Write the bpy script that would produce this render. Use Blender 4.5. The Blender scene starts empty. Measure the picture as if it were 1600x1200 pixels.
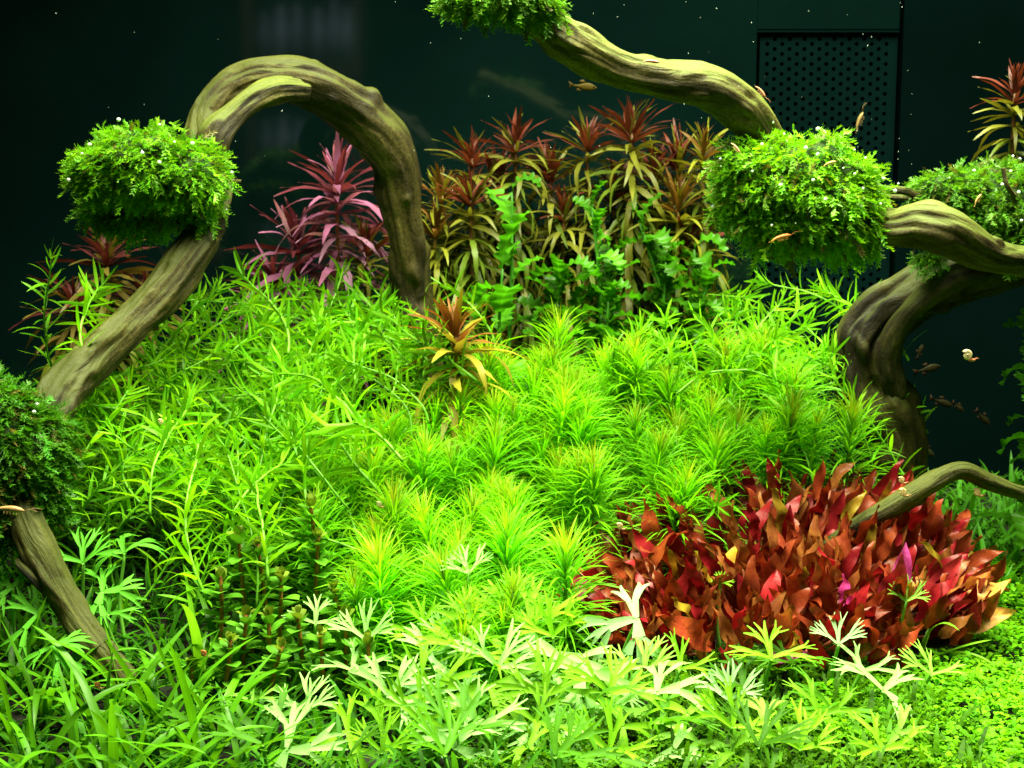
import bpy, math, random
import numpy as np
from mathutils import Vector, Matrix, noise as mnoise

R = np.random.RandomState(7)
random.seed(7)
scn = bpy.context.scene
COL = scn.collection

# ------------------------------------------------------------------ camera
CAM = np.array((0.0, -0.95, 0.40)); PITCH = math.radians(8.0)
cam = bpy.data.cameras.new('camera'); cam.lens = 50; cam.sensor_width = 36
cam.clip_start = 0.02; cam.clip_end = 50
cam.dof.use_dof = True; cam.dof.focus_distance = 0.97; cam.dof.aperture_fstop = 18.0
cobj = bpy.data.objects.new('camera', cam); COL.objects.link(cobj)
cobj.location = CAM; cobj.rotation_euler = (math.pi/2 - PITCH, 0, 0)
scn.camera = cobj
FWD = np.array((0, math.cos(PITCH), -math.sin(PITCH))); UPV = np.array((0, math.sin(PITCH), math.cos(PITCH)))

# ------------------------------------------------------------------ world and lamps (an indoor tank: one lamp unit above the water)
w = bpy.data.worlds.new('World'); scn.world = w; w.use_nodes = True
w.node_tree.nodes['Background'].inputs[0].default_value = (0.40, 0.65, 0.60, 1)
w.node_tree.nodes['Background'].inputs[1].default_value = 0.01
def area(name, loc, target, sx, sy, power, col, spread=math.pi):
    l = bpy.data.lights.new(name, 'AREA'); l.shape = 'RECTANGLE'; l.size = sx; l.size_y = sy
    l.energy = power; l.color = col; l.spread = spread
    o = bpy.data.objects.new(name, l); COL.objects.link(o); o.location = loc
    o.rotation_euler = (Vector(target) - Vector(loc)).to_track_quat('-Z', 'Y').to_euler()
    return o
area('tank_lamp', (0.14, 0.02, 1.10), (0.13, 0.05, 0.1), 1.10, 0.52, 40.0, (0.97, 1.0, 0.66), math.radians(112))
area('shop_lamp', (-.62, -1.55, 1.9), (-.62, -2.25, .55), .5, .2, 11.0, (0.9, 0.97, 1.0), math.radians(75))
scn.view_settings.view_transform = 'Standard'; scn.view_settings.look = 'None'
scn.view_settings.exposure = 0.0; scn.view_settings.gamma = 1.0
scn.render.engine = 'CYCLES'
scn.cycles.max_bounces = 5; scn.cycles.diffuse_bounces = 4; scn.cycles.glossy_bounces = 2; scn.cycles.transparent_max_bounces = 4

# ------------------------------------------------------------------ helpers
def P(px, py, Y):
    """point seen at pixel (px, py) of the 1600x1200 photograph on the plane y = Y"""
    d = FWD + np.array((1., 0, 0))*(px-800)/800*0.36 - UPV*(py-600)/600*0.27
    return CAM + d*((Y - CAM[1])/d[1])
def S(Y):  # metres per photograph pixel at depth Y
    return 0.72*(Y + 0.95)/1600
def sst(a, b, x):
    t = np.clip((x-a)/(b-a), 0, 1); return t*t*(3-2*t)
def ground(x, y):
    h = 0.035 + 0.105*sst(0.0, 0.5, y)*(0.35+0.65*sst(0.34, 0.05, x)) + 0.03*sst(-0.1, -0.32, x)*sst(-0.12, 0.05, y)
    return h
class Geo:
    def __init__(s): s.v=[]; s.f=[]; s.uv=[]; s.c=[]; s.n=0
    def add(s, v, f, uv=None, c=(1,1,1)):
        v=np.asarray(v,float); m=len(v); s.v.append(v)
        for a in (f if isinstance(f,list) else [f]): s.f.append(np.asarray(a)+s.n)
        s.uv.append(np.zeros((m,2)) if uv is None else np.asarray(uv,float))
        c=np.asarray(c,float)
        s.c.append(np.tile(c,(m,1)) if c.ndim==1 else c); s.n+=m
    def inst(s, base, Ms, os_, cols):
        v,f,uv=base; N=len(Ms); m=len(v)
        V=np.einsum('nij,mj->nmi',Ms,v)+os_[:,None,:]
        off=(np.arange(N)*m)[:,None,None]
        for a in (f if isinstance(f,list) else [f]):
            a=np.asarray(a); s.f.append((a[None]+off).reshape(-1,a.shape[1])+s.n)
        s.v.append(V.reshape(-1,3)); s.uv.append(np.tile(uv,(N,1)))
        cols=np.asarray(cols,float)
        if cols.ndim==2: cols=np.repeat(cols,m,axis=0)
        s.c.append(cols.reshape(-1,3)); s.n+=N*m
    def mesh(s, name, mat, smooth=True):
        me=bpy.data.meshes.new(name); V=np.concatenate(s.v)
        me.vertices.add(len(V)); me.vertices.foreach_set('co',V.astype(np.float32).ravel())
        idx=np.concatenate([a.ravel() for a in s.f]).astype(np.int32)
        tot=np.concatenate([np.full(len(a),a.shape[1]) for a in s.f])
        st=np.concatenate(([0],np.cumsum(tot)[:-1])).astype(np.int32)
        me.loops.add(len(idx)); me.loops.foreach_set('vertex_index',idx)
        me.polygons.add(len(tot)); me.polygons.foreach_set('loop_start',st)
        me.polygons.foreach_set('use_smooth',np.full(len(tot),smooth))
        UV=np.concatenate(s.uv); ul=me.uv_layers.new(name='UVMap')
        ul.data.foreach_set('uv',UV[idx].astype(np.float32).ravel())
        C=np.concatenate(s.c); C=np.concatenate((C,np.ones((len(C),1))),1)
        ca=me.color_attributes.new('Col','FLOAT_COLOR','POINT'); ca.data.foreach_set('color',C.astype(np.float32).ravel())
        me.update(calc_edges=True); me.validate()
        if mat: me.materials.append(mat)
        return me
def obj(name, me, parent=None, M=None, color=None, kind=None):
    o=bpy.data.objects.new(name,me); COL.objects.link(o)
    if parent: o.parent=parent
    if M is not None: o.matrix_local=M
    if color is not None: o.color=(*color,1)
    if kind: o['kind']=kind
    return o
def tag(o,label,cat,group=None):
    o['label']=label; o['category']=cat
    if group: o['group']=group
    return o
def thing(name,label,cat,loc=(0,0,0),rz=0,sc=1,group=None,rx=0,ry=0):
    o=bpy.data.objects.new(name,None); COL.objects.link(o); o.empty_display_size=0.01
    o.location=loc; o.rotation_euler=(rx,ry,rz); o.scale=(sc,sc,sc)
    return tag(o,label,cat,group)
def unit(v): v=np.asarray(v,float); return v/(np.linalg.norm(v)+1e-12)
def frame(d, up):
    x=unit(d); z=np.asarray(up,float)-x*np.dot(up,x)
    if np.linalg.norm(z)<1e-4: z=np.array((1.,0,0))-x*x[0]
    z=unit(z); y=np.cross(z,x); return np.stack((x,y,z),1)
def M4(o,F,sc=1.0,sy=None):
    F=np.array(F,float).copy()
    F=F*np.array((sc, sc if sy is None else sy, sc))[None,:]
    m=Matrix.Identity(4)
    for i in range(3):
        for j in range(3): m[i][j]=F[i,j]
        m[i][3]=o[i]
    return m
def leaf(n=6,W=.1,a=.6,b=.8,bend=.6,th0=0.,fold=.2,wave=0.,nw=3.,serr=0.,ns=8,twist=0.,ph=0.,flat=False):
    """blade of unit length along +X, upper face +Z: (verts, faces, uv)"""
    s=np.linspace(0,1,n+1); th=th0-bend*s
    dx=np.cos(th); dz=np.sin(th)
    cx=np.concatenate(([0],np.cumsum((dx[1:]+dx[:-1])/2)))/n; cz=np.concatenate(([0],np.cumsum((dz[1:]+dz[:-1])/2)))/n
    smax=a/(a+b); wm=smax**a*(1-smax)**b
    wd=W*(np.clip(s,.012,1)**a)*(np.clip(1-s,.0,1)**b)/wm
    if serr: wd=wd*(1+serr*np.where(np.arange(n+1)%2==0,-1,1))
    wd=np.maximum(wd,W*.04)
    cols=(-1,1) if flat else (-1,0,1)
    V=[];U=[]
    for i in range(n+1):
        T=np.array((dx[i],0,dz[i])); N=np.array((-dz[i],0,dx[i])); B=np.array((0,1.,0))
        tw=twist*s[i]; B2=B*math.cos(tw)+N*math.sin(tw); N2=N*math.cos(tw)-B*math.sin(tw)
        for t in cols:
            lift=fold*abs(t)*wd[i]+ (wave*W*math.sin(2*math.pi*nw*s[i]+ph+(0 if t>0 else 1.3)) if t else 0)
            V.append(np.array((cx[i],0,cz[i]))+B2*wd[i]*t+N2*lift); U.append((s[i],t*.5+.5))
    k=len(cols); F=[]
    for i in range(n):
        for j in range(k-1): F.append((i*k+j,(i+1)*k+j,(i+1)*k+j+1,i*k+j+1))
    return np.array(V),np.array(F),np.array(U)
def tube(geo,pts,rad,sides=6,c=(1,1,1),cap=True):
    pts=np.asarray(pts,float); n=len(pts); rad=np.broadcast_to(rad,(n,))
    T=np.gradient(pts,axis=0); T/= (np.linalg.norm(T,axis=1)[:,None]+1e-12)
    ref=np.array((0,0,1.)) if abs(T[0][2])<.9 else np.array((1.,0,0))
    u=unit(np.cross(T[0],ref)); V=[];U=[]
    ang=np.arange(sides)*2*math.pi/sides
    for i in range(n):
        u=unit(u-T[i]*np.dot(u,T[i])); v=np.cross(T[i],u)
        V.append(pts[i]+rad[i]*(np.cos(ang)[:,None]*u+np.sin(ang)[:,None]*v)); U+= [(i/(n-1),k/sides) for k in range(sides)]
    F=[(i*sides+k,i*sides+(k+1)%sides,(i+1)*sides+(k+1)%sides,(i+1)*sides+k) for i in range(n-1) for k in range(sides)]
    fs=[np.array(F)]
    if cap: fs+= [np.array([list(range(sides))[::-1]]),np.array([[(n-1)*sides+k for k in range(sides)]])]
    geo.add(np.concatenate(V),fs,U,c)
def catmull(p,m):
    p=np.asarray(p,float); q=np.vstack((2*p[0]-p[1],p,2*p[-1]-p[-2])); out=[]
    for i in range(1,len(q)-2):
        a,b,c,d=q[i-1:i+3]
        for t in np.linspace(0,1,m,endpoint=False):
            out.append(.5*((2*b)+(-a+c)*t+(2*a-5*b+4*c-d)*t*t+(-a+3*b-3*c+d)*t**3))
    out.append(p[-1]); return np.array(out)
ORD=['first','second','third','fourth','fifth','sixth','seventh','eighth','ninth','tenth','eleventh','twelfth','thirteenth','fourteenth','fifteenth','sixteenth','seventeenth','eighteenth','nineteenth','twentieth']
def ordl(i,n):
    if n==1: return ''
    if i==0: return 'leftmost'
    if i==n-1: return 'rightmost'
    return ORD[i]+' from left'

# ------------------------------------------------------------------ materials
def nodes(name):
    m=bpy.data.materials.new(name); m.use_nodes=True; nt=m.node_tree; nt.nodes.clear()
    return m,nt,(lambda t,**k: _n(nt,t,k))
def _n(nt,t,k):
    n=nt.nodes.new(t)
    for a,b in k.items(): setattr(n,a,b)
    return n
def mixc(nt,mode,fac,a,b):
    n=nt.nodes.new('ShaderNodeMix'); n.data_type='RGBA'; n.blend_type=mode
    for sock,v in ((n.inputs[0],fac),(n.inputs[6],a),(n.inputs[7],b)):
        if isinstance(v,bpy.types.NodeSocket): nt.links.new(v,sock)
        elif isinstance(v,(int,float)): sock.default_value=v
        else: sock.default_value=(*v,1)
    return n.outputs[2]
def ramp(nt,src,stops):
    n=nt.nodes.new('ShaderNodeValToRGB'); e=n.color_ramp.elements
    while len(e)<len(stops): e.new(.5)
    for i,(p,c) in enumerate(stops): e[i].position=p; e[i].color=(*c,1) if len(c)==3 else c
    nt.links.new(src,n.inputs[0]); return n.outputs[0]
def leafmat(name,base,rough=.42,trans=.38,tcol=(1.25,1.1,.5),vein=0.0,mottle=None,mscale=60,spec=.22,rnd=.25,bump=True):
    m,nt,N=nodes(name); L=nt.links.new
    at=N('ShaderNodeAttribute',attribute_name='Col'); oi=N('ShaderNodeObjectInfo')
    c=mixc(nt,'MULTIPLY',1.,at.outputs['Color'],base); c=mixc(nt,'MULTIPLY',1.,c,oi.outputs['Color'])
    hs=N('ShaderNodeHueSaturation'); L(c,hs.inputs['Color'])
    mr=N('ShaderNodeMapRange'); L(oi.outputs['Random'],mr.inputs[0]); mr.inputs[3].default_value=1-rnd; mr.inputs[4].default_value=1+rnd; L(mr.outputs[0],hs.inputs['Value'])
    c=hs.outputs[0]
    tc=N('ShaderNodeTexCoord'); geo=N('ShaderNodeNewGeometry')
    nz=N('ShaderNodeTexNoise'); nz.inputs['Scale'].default_value=mscale; nz.inputs['Detail'].default_value=3 if bump else 1; L(geo.outputs['Position'],nz.inputs['Vector'])
    if mottle:
        f=ramp(nt,nz.outputs[0],[(.42,(0,0,0)),(.66,(1,1,1))]); c=mixc(nt,'MIX',f,c,mixc(nt,'MULTIPLY',1.,c,mottle))
    else:
        f=ramp(nt,nz.outputs[0],[(.3,(.78,.82,.7)),(.7,(1.12,1.1,1.2))]); c=mixc(nt,'MULTIPLY',1.,c,f)
    if vein:
        sx=N('ShaderNodeSeparateXYZ'); L(tc.outputs['UV'],sx.inputs[0])
        a=N('ShaderNodeMath',operation='SUBTRACT'); L(sx.outputs[1],a.inputs[0]); a.inputs[1].default_value=.5
        b=N('ShaderNodeMath',operation='ABSOLUTE'); L(a.outputs[0],b.inputs[0])
        mid=ramp(nt,b.outputs[0],[(.0,(1,1,1)),(.07,(0,0,0))])
        k=N('ShaderNodeMath',operation='MULTIPLY_ADD'); L(b.outputs[0],k.inputs[0]); k.inputs[1].default_value=-.55; L(sx.outputs[0],k.inputs[2])
        s2=N('ShaderNodeMath',operation='MULTIPLY'); L(k.outputs[0],s2.inputs[0]); s2.inputs[1].default_value=52
        sn=N('ShaderNodeMath',operation='SINE'); L(s2.outputs[0],sn.inputs[0])
        lat=ramp(nt,sn.outputs[0],[(.86,(0,0,0)),(1.,(.55,.55,.55))])
        v=mixc(nt,'ADD',1.,mid,lat); vs=N('ShaderNodeMath',operation='MULTIPLY'); L(v,vs.inputs[0]); vs.inputs[1].default_value=vein
        c=mixc(nt,'MIX',vs.outputs[0],c,mixc(nt,'MULTIPLY',1.,c,(1.7,1.5,1.5)))
    bs=N('ShaderNodeBsdfPrincipled'); L(c,bs.inputs['Base Color']); bs.inputs['Roughness'].default_value=rough; bs.inputs['Specular IOR Level'].default_value=spec
    if bump:
        bp=N('ShaderNodeBump'); bp.inputs['Strength'].default_value=.35; bp.inputs['Distance'].default_value=.0015; L(nz.outputs[0],bp.inputs['Height']); L(bp.outputs[0],bs.inputs['Normal'])
    tr=N('ShaderNodeBsdfTranslucent'); L(mixc(nt,'MULTIPLY',1.,c,tcol),tr.inputs[0])
    mx=N('ShaderNodeMixShader'); mx.inputs[0].default_value=trans; L(bs.outputs[0],mx.inputs[1]); L(tr.outputs[0],mx.inputs[2])
    o=N('ShaderNodeOutputMaterial'); L(mx.outputs[0],o.inputs[0]); return m
def plain(name,base,rough=.6,var=.3,scale=30,spec=.3,attr=True,bump=.2,dist=.002):
    m,nt,N=nodes(name); L=nt.links.new
    at=N('ShaderNodeAttribute',attribute_name='Col'); oi=N('ShaderNodeObjectInfo'); geo=N('ShaderNodeNewGeometry')
    nz=N('ShaderNodeTexNoise'); nz.inputs['Scale'].default_value=scale; nz.inputs['Detail'].default_value=6; L(geo.outputs['Position'],nz.inputs['Vector'])
    f=ramp(nt,nz.outputs[0],[(.3,(1-var,)*3),(.7,(1+var,)*3)])
    c=mixc(nt,'MULTIPLY',1.,f,base)
    if attr: c=mixc(nt,'MULTIPLY',1.,c,at.outputs['Color']); c=mixc(nt,'MULTIPLY',1.,c,oi.outputs['Color'])
    bs=N('ShaderNodeBsdfPrincipled'); L(c,bs.inputs['Base Color']); bs.inputs['Roughness'].default_value=rough; bs.inputs['Specular IOR Level'].default_value=spec
    bp=N('ShaderNodeBump'); bp.inputs['Strength'].default_value=bump; bp.inputs['Distance'].default_value=dist; L(nz.outputs[0],bp.inputs['Height']); L(bp.outputs[0],bs.inputs['Normal'])
    o=N('ShaderNodeOutputMaterial'); L(bs.outputs[0],o.inputs[0]); return m
def woodmat():
    m,nt,N=nodes('driftwood'); L=nt.links.new
    tc=N('ShaderNodeTexCoord'); geo=N('ShaderNodeNewGeometry')
    mp=N('ShaderNodeMapping'); mp.inputs['Scale'].default_value=(7,1,1); L(tc.outputs['UV'],mp.inputs[0])   # UV: x along (scaled), y round
    gr=N('ShaderNodeTexNoise'); gr.inputs['Scale'].default_value=26; gr.inputs['Detail'].default_value=7; gr.inputs['Roughness'].default_value=.62
    at=N('ShaderNodeAttribute',attribute_name='grain'); L(at.outputs['Vector'],gr.inputs['Vector'])
    bl=N('ShaderNodeTexNoise'); bl.inputs['Scale'].default_value=18; bl.inputs['Detail'].default_value=5; L(geo.outputs['Position'],bl.inputs['Vector'])
    fi=N('ShaderNodeTexNoise'); fi.inputs['Scale'].default_value=420; fi.inputs['Detail'].default_value=4; L(geo.outputs['Position'],fi.inputs['Vector'])
    c=ramp(nt,gr.outputs[0],[(.32,(.016,.013,.004)),(.46,(.058,.049,.011)),(.58,(.106,.094,.022)),(.74,(.175,.16,.045))])
    f=ramp(nt,bl.outputs[0],[(.36,(.34,.30,.26)),(.60,(1.1,1.08,1.0))]); c=mixc(nt,'MULTIPLY',1.,c,f)
    f=ramp(nt,fi.outputs[0],[(.40,(.40,.40,.36)),(.54,(1.08,1.08,1.08))]); c=mixc(nt,'MULTIPLY',.7,c,f)
    # algae film settles on faces that look upward
    sn=N('ShaderNodeSeparateXYZ'); L(geo.outputs['Normal'],sn.inputs[0])
    ad=N('ShaderNodeMath',operation='MULTIPLY_ADD'); L(bl.outputs[0],ad.inputs[0]); ad.inputs[1].default_value=1.1; L(sn.outputs[2],ad.inputs[2])
    af=ramp(nt,ad.outputs[0],[(.75,(0,0,0)),(1.75,(.6,.6,.6))])
    oi=N('ShaderNodeObjectInfo')
    c=mixc(nt,'MIX',af,c,(.095,.13,.014))
    c=mixc(nt,'MULTIPLY',1.,c,oi.outputs['Color'])
    bs=N('ShaderNodeBsdfPrincipled'); L(c,bs.inputs['Base Color']); bs.inputs['Roughness'].default_value=.62; bs.inputs['Specular IOR Level'].default_value=.25
    b1=N('ShaderNodeBump'); b1.inputs['Strength'].default_value=.9; b1.inputs['Distance'].default_value=.004; L(gr.outputs[0],b1.inputs['Height'])
    b2=N('ShaderNodeBump'); b2.inputs['Strength'].default_value=.35; b2.inputs['Distance'].default_value=.0008; L(fi.outputs[0],b2.inputs['Height']); L(b1.outputs[0],b2.inputs['Normal'])
    L(b2.outputs[0],bs.inputs['Normal'])
    o=N('ShaderNodeOutputMaterial'); L(bs.outputs[0],o.inputs[0]); return m
MW=woodmat()
M_needle=leafmat('needle_leaf',(1,1,1),trans=.48,spec=.15,bump=False)
M_star=leafmat('narrow_leaf',(1,1,1),trans=.45,spec=.18,bump=False)
M_stem=plain('plant_stem',(1,1,1),rough=.45,var=.15)
M_moss=leafmat('moss',(1,1,1),rough=.4,trans=.38,mscale=90,spec=.3,bump=False)
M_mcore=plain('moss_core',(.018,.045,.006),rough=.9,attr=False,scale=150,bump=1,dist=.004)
M_red=leafmat('red_leaf',(1,1,1),rough=.38,trans=.22,tcol=(1.2,.75,.6),vein=.5,mottle=(1.45,1.9,1.3),mscale=120,rnd=.2)
M_back=leafmat('whorl_leaf',(1,1,1),rough=.42,trans=.3,tcol=(1.2,1,.6),vein=.4,mscale=60,rnd=.2)
M_lobe=leafmat('lobed_leaf',(1,1,1),rough=.35,trans=.45,tcol=(1.0,1.15,.4),vein=.5,mscale=50)
M_palm=leafmat('palmate_leaf',(1,1,1),rough=.55,trans=.42,mscale=70,rnd=.12,spec=.15,vein=.22)
M_grass=leafmat('grass_leaf',(1,1,1),rough=.38,trans=.4,vein=.4,mscale=40)
M_round=leafmat('round_leaf',(1,1,1),rough=.4,trans=.3)
M_carpet=leafmat('carpet_leaf',(1,1,1),rough=.5,trans=.42,mscale=30,spec=.1,bump=False)
M_soil=plain('soil',(.006,.006,.0025),rough=.95,attr=False,scale=260,var=.6,bump=1,dist=.004)
M_wall=plain('back_wall',(.0012,.0066,.0060),rough=.06,attr=False,scale=4,var=.38,bump=0,spec=.32)
M_side=plain('side_wall',(.0008,.0040,.0038),rough=.9,attr=False,scale=6,var=.18,bump=0,spec=.0)  # darker than the back wall: shade at lower right put into the colour
M_panel=plain('filter_panel',(.0013,.0070,.0068),rough=.9,attr=False,scale=10,var=.15,bump=.05,spec=.0)
M_void=plain('filter_inside',(.0009,.0040,.0038),rough=.9,attr=False,spec=0)
M_soft=plain('animal',(1,1,1),rough=.4,var=.25,scale=300,spec=.4)
M_fish=plain('fish_skin',(.6,.6,.6),rough=.5,var=.25,scale=300,spec=.05)
M_shell=plain('snail_shell',(1,1,1),rough=.25,var=.3,scale=350,spec=.5)
M_bub=bpy.data.materials.new('air_bubble'); M_bub.use_nodes=True
_b=M_bub.node_tree.nodes['Principled BSDF']; _b.inputs['Base Color'].default_value=(.9,1,.95,1); _b.inputs['Roughness'].default_value=.12; _b.inputs['Metallic'].default_value=.35
M_fleck=plain('fleck',(.38,.42,.36),rough=.5,attr=False)

# ------------------------------------------------------------------ setting: soil, back wall, filter panel
g=Geo(); nx,ny=120,90
xs=np.linspace(-.75,.75,nx); ys=np.linspace(-.32,.62,ny); X,Y=np.meshgrid(xs,ys)
Z=ground(X,Y)+.004*np.array([[mnoise.noise(Vector((x*40,y*40,0))) for x in xs] for y in ys])
V=np.stack((X,Y,Z),-1).reshape(-1,3); i=np.arange((ny-1)*(nx-1)); r=i//(nx-1)*nx+i%(nx-1)
g.add(V,np.stack((r,r+1,r+nx+1,r+nx),1)); o=obj('ground',g.mesh('ground',M_soil)); o['kind']='structure'
YB=.58
def box(geo,x0,x1,y0,y1,z0,z1,c=(1,1,1)):
    v=[(x,y,z) for z in (z0,z1) for y in (y0,y1) for x in (x0,x1)]
    geo.add(v,np.array([(0,2,3,1),(4,5,7,6),(0,1,5,4),(2,6,7,3),(0,4,6,2),(1,3,7,5)]),None,c)
xa=P(1183,48,YB)[0]; xb=P(1405,48,YB)[0]; zt=P(1300,47,YB)[2]
g=Geo(); box(g,-.8,xa,YB,YB+.02,0,.75); box(g,xa,.80,YB+.06,YB+.07,0,.75)
box(g,xa+.0006,xb+.0006,YB+.0015,YB+.02,zt+.0012,.75)
o=obj('back_wall',g.mesh('back_wall',M_wall,False)); o['kind']='structure'
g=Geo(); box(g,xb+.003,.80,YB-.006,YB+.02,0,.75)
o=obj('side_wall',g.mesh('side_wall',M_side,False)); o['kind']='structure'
# perforated plate
g=Geo(); pit=22.8*S(YB); row=7.5*S(YB); rh=3.35*S(YB)
nr=int((zt-.02)/row); nc=int((xb-xa)/pit)
A=np.arange(8)*math.pi/4
def cell(cx,cz,hw,hh):
    out=np.array([(hw,0),(hw,hh),(0,hh),(-hw,hh),(-hw,0),(-hw,-hh),(0,-hh),(hw,-hh)])
    inn=np.stack((np.cos(A),np.sin(A)),1)*rh
    v=[(cx+a,YB+.004,cz+b) for a,b in out]+[(cx+a,YB+.004,cz+b) for a,b in inn]+[(cx+a,YB+.010,cz+b) for a,b in inn]
    f=[(k,8+k,8+(k+1)%8,(k+1)%8) for k in range(8)]+[(8+k,16+k,16+(k+1)%8,8+(k+1)%8) for k in range(8)]
    return v,np.array(f)
for rr in range(nr):
    cz=zt-.001-row*(rr+.5); offx=(rr%2)*pit*.5; mx0=xa+.004
    if offx: g.add([(mx0,YB+.004,cz-row/2),(mx0+offx,YB+.004,cz-row/2),(mx0+offx,YB+.004,cz+row/2),(mx0,YB+.004,cz+row/2)],np.array([(0,1,2,3)]))
    ncc=int((xb-mx0-offx)/pit)
    for cc in range(ncc):
        v,f=cell(mx0+offx+pit*(cc+.5),cz,pit/2,row/2); g.add(v,f)
    e=mx0+offx+pit*ncc
    if xb-e>1e-4: g.add([(e,YB+.004,cz-row/2),(xb,YB+.004,cz-row/2),(xb,YB+.004,cz+row/2),(e,YB+.004,cz+row/2)],np.array([(0,1,2,3)]))
fp=thing('filter_panel','dark perforated filter panel with rows of round holes in the back wall','filter panel',((xa+xb)/2,YB,0))
iv=Matrix.Translation((-(xa+xb)/2,-YB,0))
obj('perforated_plate',g.mesh('perforated_plate',M_panel,False),fp,iv)
g=Geo(); box(g,xa+.002,xb-.001,YB+.022,YB+.03,.01,zt-.002); obj('inner_box',g.mesh('inner_box',M_void,False),fp,iv)
g=Geo(); box(g,xa,xb,YB-.001,YB+.0035,zt-.0022,zt-.0004); obj('top_rim',g.mesh('top_rim',M_panel,False),fp,iv)

# ------------------------------------------------------------------ driftwood
def wood_geo(path,org,sides=40,m=16,seed=0,lump=.13,groove=.09,flat=1.0):
    path=np.array([(*P(a,b,c),d*S(c)) for a,b,c,d in path]); q=catmull(path,m); pts=q[:,:3]; rad=np.maximum(q[:,3]*.93,.001); n=len(pts)
    T=np.gradient(pts,axis=0); T/=np.linalg.norm(T,axis=1)[:,None]
    L=np.concatenate(([0],np.cumsum(np.linalg.norm(np.diff(pts,axis=0),axis=1))))
    u=unit(np.cross(T[0],(0,1,.1))); V=[];U=[];G=[]
    ang=np.arange(sides)*2*math.pi/sides
    for i in range(n):
        u=unit(u-T[i]*np.dot(u,T[i])); v=np.cross(T[i],u); s=L[i]
        for k,a in enumerate(ang):
            tw=a+s*2.2
            gx,gy=math.cos(tw),math.sin(tw)
            lum=mnoise.noise(Vector((gx*.9+seed,gy*.9,s*16)))+.5*mnoise.noise(Vector((gx*1.4+seed,gy*1.4,s*34)))
            gv=mnoise.noise(Vector((gx*2.1+seed*3,gy*2.1,s*7+5)))
            gv2=mnoise.noise(Vector((gx*5.1+seed*3,gy*5.1,s*9+5)))
            gr=-groove*max(0,.30-abs(gv))*3.2*(.4+max(0,mnoise.noise(Vector((seed,2.,s*11)))+.6))
            kn=mnoise.noise(Vector((gx*1.5,gy*1.5+seed,s*38)))
            gv3=mnoise.noise(Vector((gx*9+seed,gy*9,s*22))); gv4=mnoise.noise(Vector((gx*4+seed,gy*4,s*75)))
            rr=rad[i]*(1+lump*1.6*lum+gr+.05*gv2+.03*gv3-.04*max(0,.18-abs(gv3))*2+.025*gv4+.55*max(0,kn-.34)-.45*max(0,-kn-.42))
            V.append(pts[i]+rr*(math.cos(a)*u+flat*math.sin(a)*v)-org); U.append((s*3,k/sides)); G.append((gx*.055+seed+.02*lum,gy*.055+.02*kn,s*.34))
    F=[(i*sides+k,i*sides+(k+1)%sides,(i+1)*sides+(k+1)%sides,(i+1)*sides+k) for i in range(n-1) for k in range(sides)]
    g=Geo(); g.add(np.array(V),[np.array(F),np.array([list(range(sides))[::-1]]),np.array([[(n-1)*sides+k for k in range(sides)]])],U)
    me=g.mesh('driftwood',MW); at=me.attributes.new('grain','FLOAT_VECTOR','POINT'); at.data.foreach_set('vector',np.array(G,np.float32).ravel())
    return me
def driftwood(label,parts,org,tint=(1,1,1)):
    org=np.array(org); t=thing('driftwood',label,'driftwood',org,group=None)
    for nm,path,kw in parts:
        kw=dict(kw); tp=kw.pop('tint',tint); obj(nm,wood_geo(path,org,**kw),t,color=tp)
    return t
driftwood('arched olive driftwood rising at left and looping over to centre back',[
 ('trunk',[(668,700,.37,42),(656,560,.37,38),(648,470,.37,34),(640,400,.36,31),(628,310,.35,37),(612,245,.34,43),(560,180,.32,43),(490,135,.30,42),(425,120,.285,33),(365,135,.28,30),(325,185,.27,30),(322,235,.25,33),(332,290,.24,28),(322,360,.22,32),(275,430,.19,36),(212,498,.16,33),(148,560,.13,37),(92,620,.10,39),(58,700,.07,34),(38,790,.03,28),(62,860,.018,33),(105,940,.008,28),(150,1005,-.002,28),(200,1070,-.012,26)],dict(seed=1.3,sides=64,m=26)),
 ('branch',[(480,140,.283,16),(430,140,.266,22),(392,158,.255,22),(360,185,.246,22),(334,212,.236,27),(326,245,.235,26),(332,290,.236,18)],dict(seed=4.1,sides=40,m=22,groove=.1,lump=.2,tint=(1.15,1.15,1.2))),
 ('side_root',[(40,868,.02,5),(30,880,.01,8),(52,905,.004,9),(82,935,.006,7)],dict(seed=2.1,sides=12)),
],P(180,1040,-.01),(.62,.58,.50))
driftwood('pale olive driftwood branch sloping down from the top into the large moss clump',[
 ('trunk',[(700,-30,.10,26),(770,0,.11,28),(835,28,.12,29),(900,72,.13,31),(965,108,.14,30),(1035,124,.15,31),(1100,132,.16,36),(1152,162,.175,36),(1190,210,.19,31),(1235,280,.20,28),(1320,335,.20,28),(1390,352,.165,30),(1435,350,.155,38),(1480,362,.15,42),(1525,388,.155,36),(1575,404,.17,26),(1680,420,.22,26)],dict(seed=7.7,lump=.14,sides=56,m=26)),
 ('twig',[(1330,290,.235,7),(1385,296,.235,7),(1420,300,.235,7),(1445,320,.24,7),(1470,345,.25,6)],dict(seed=3,sides=10)),
 ('twig',[(1340,302,.245,6),(1390,308,.245,6),(1425,312,.246,5),(1450,330,.25,4)],dict(seed=5,sides=10)),
],P(1240,280,.2))
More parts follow.
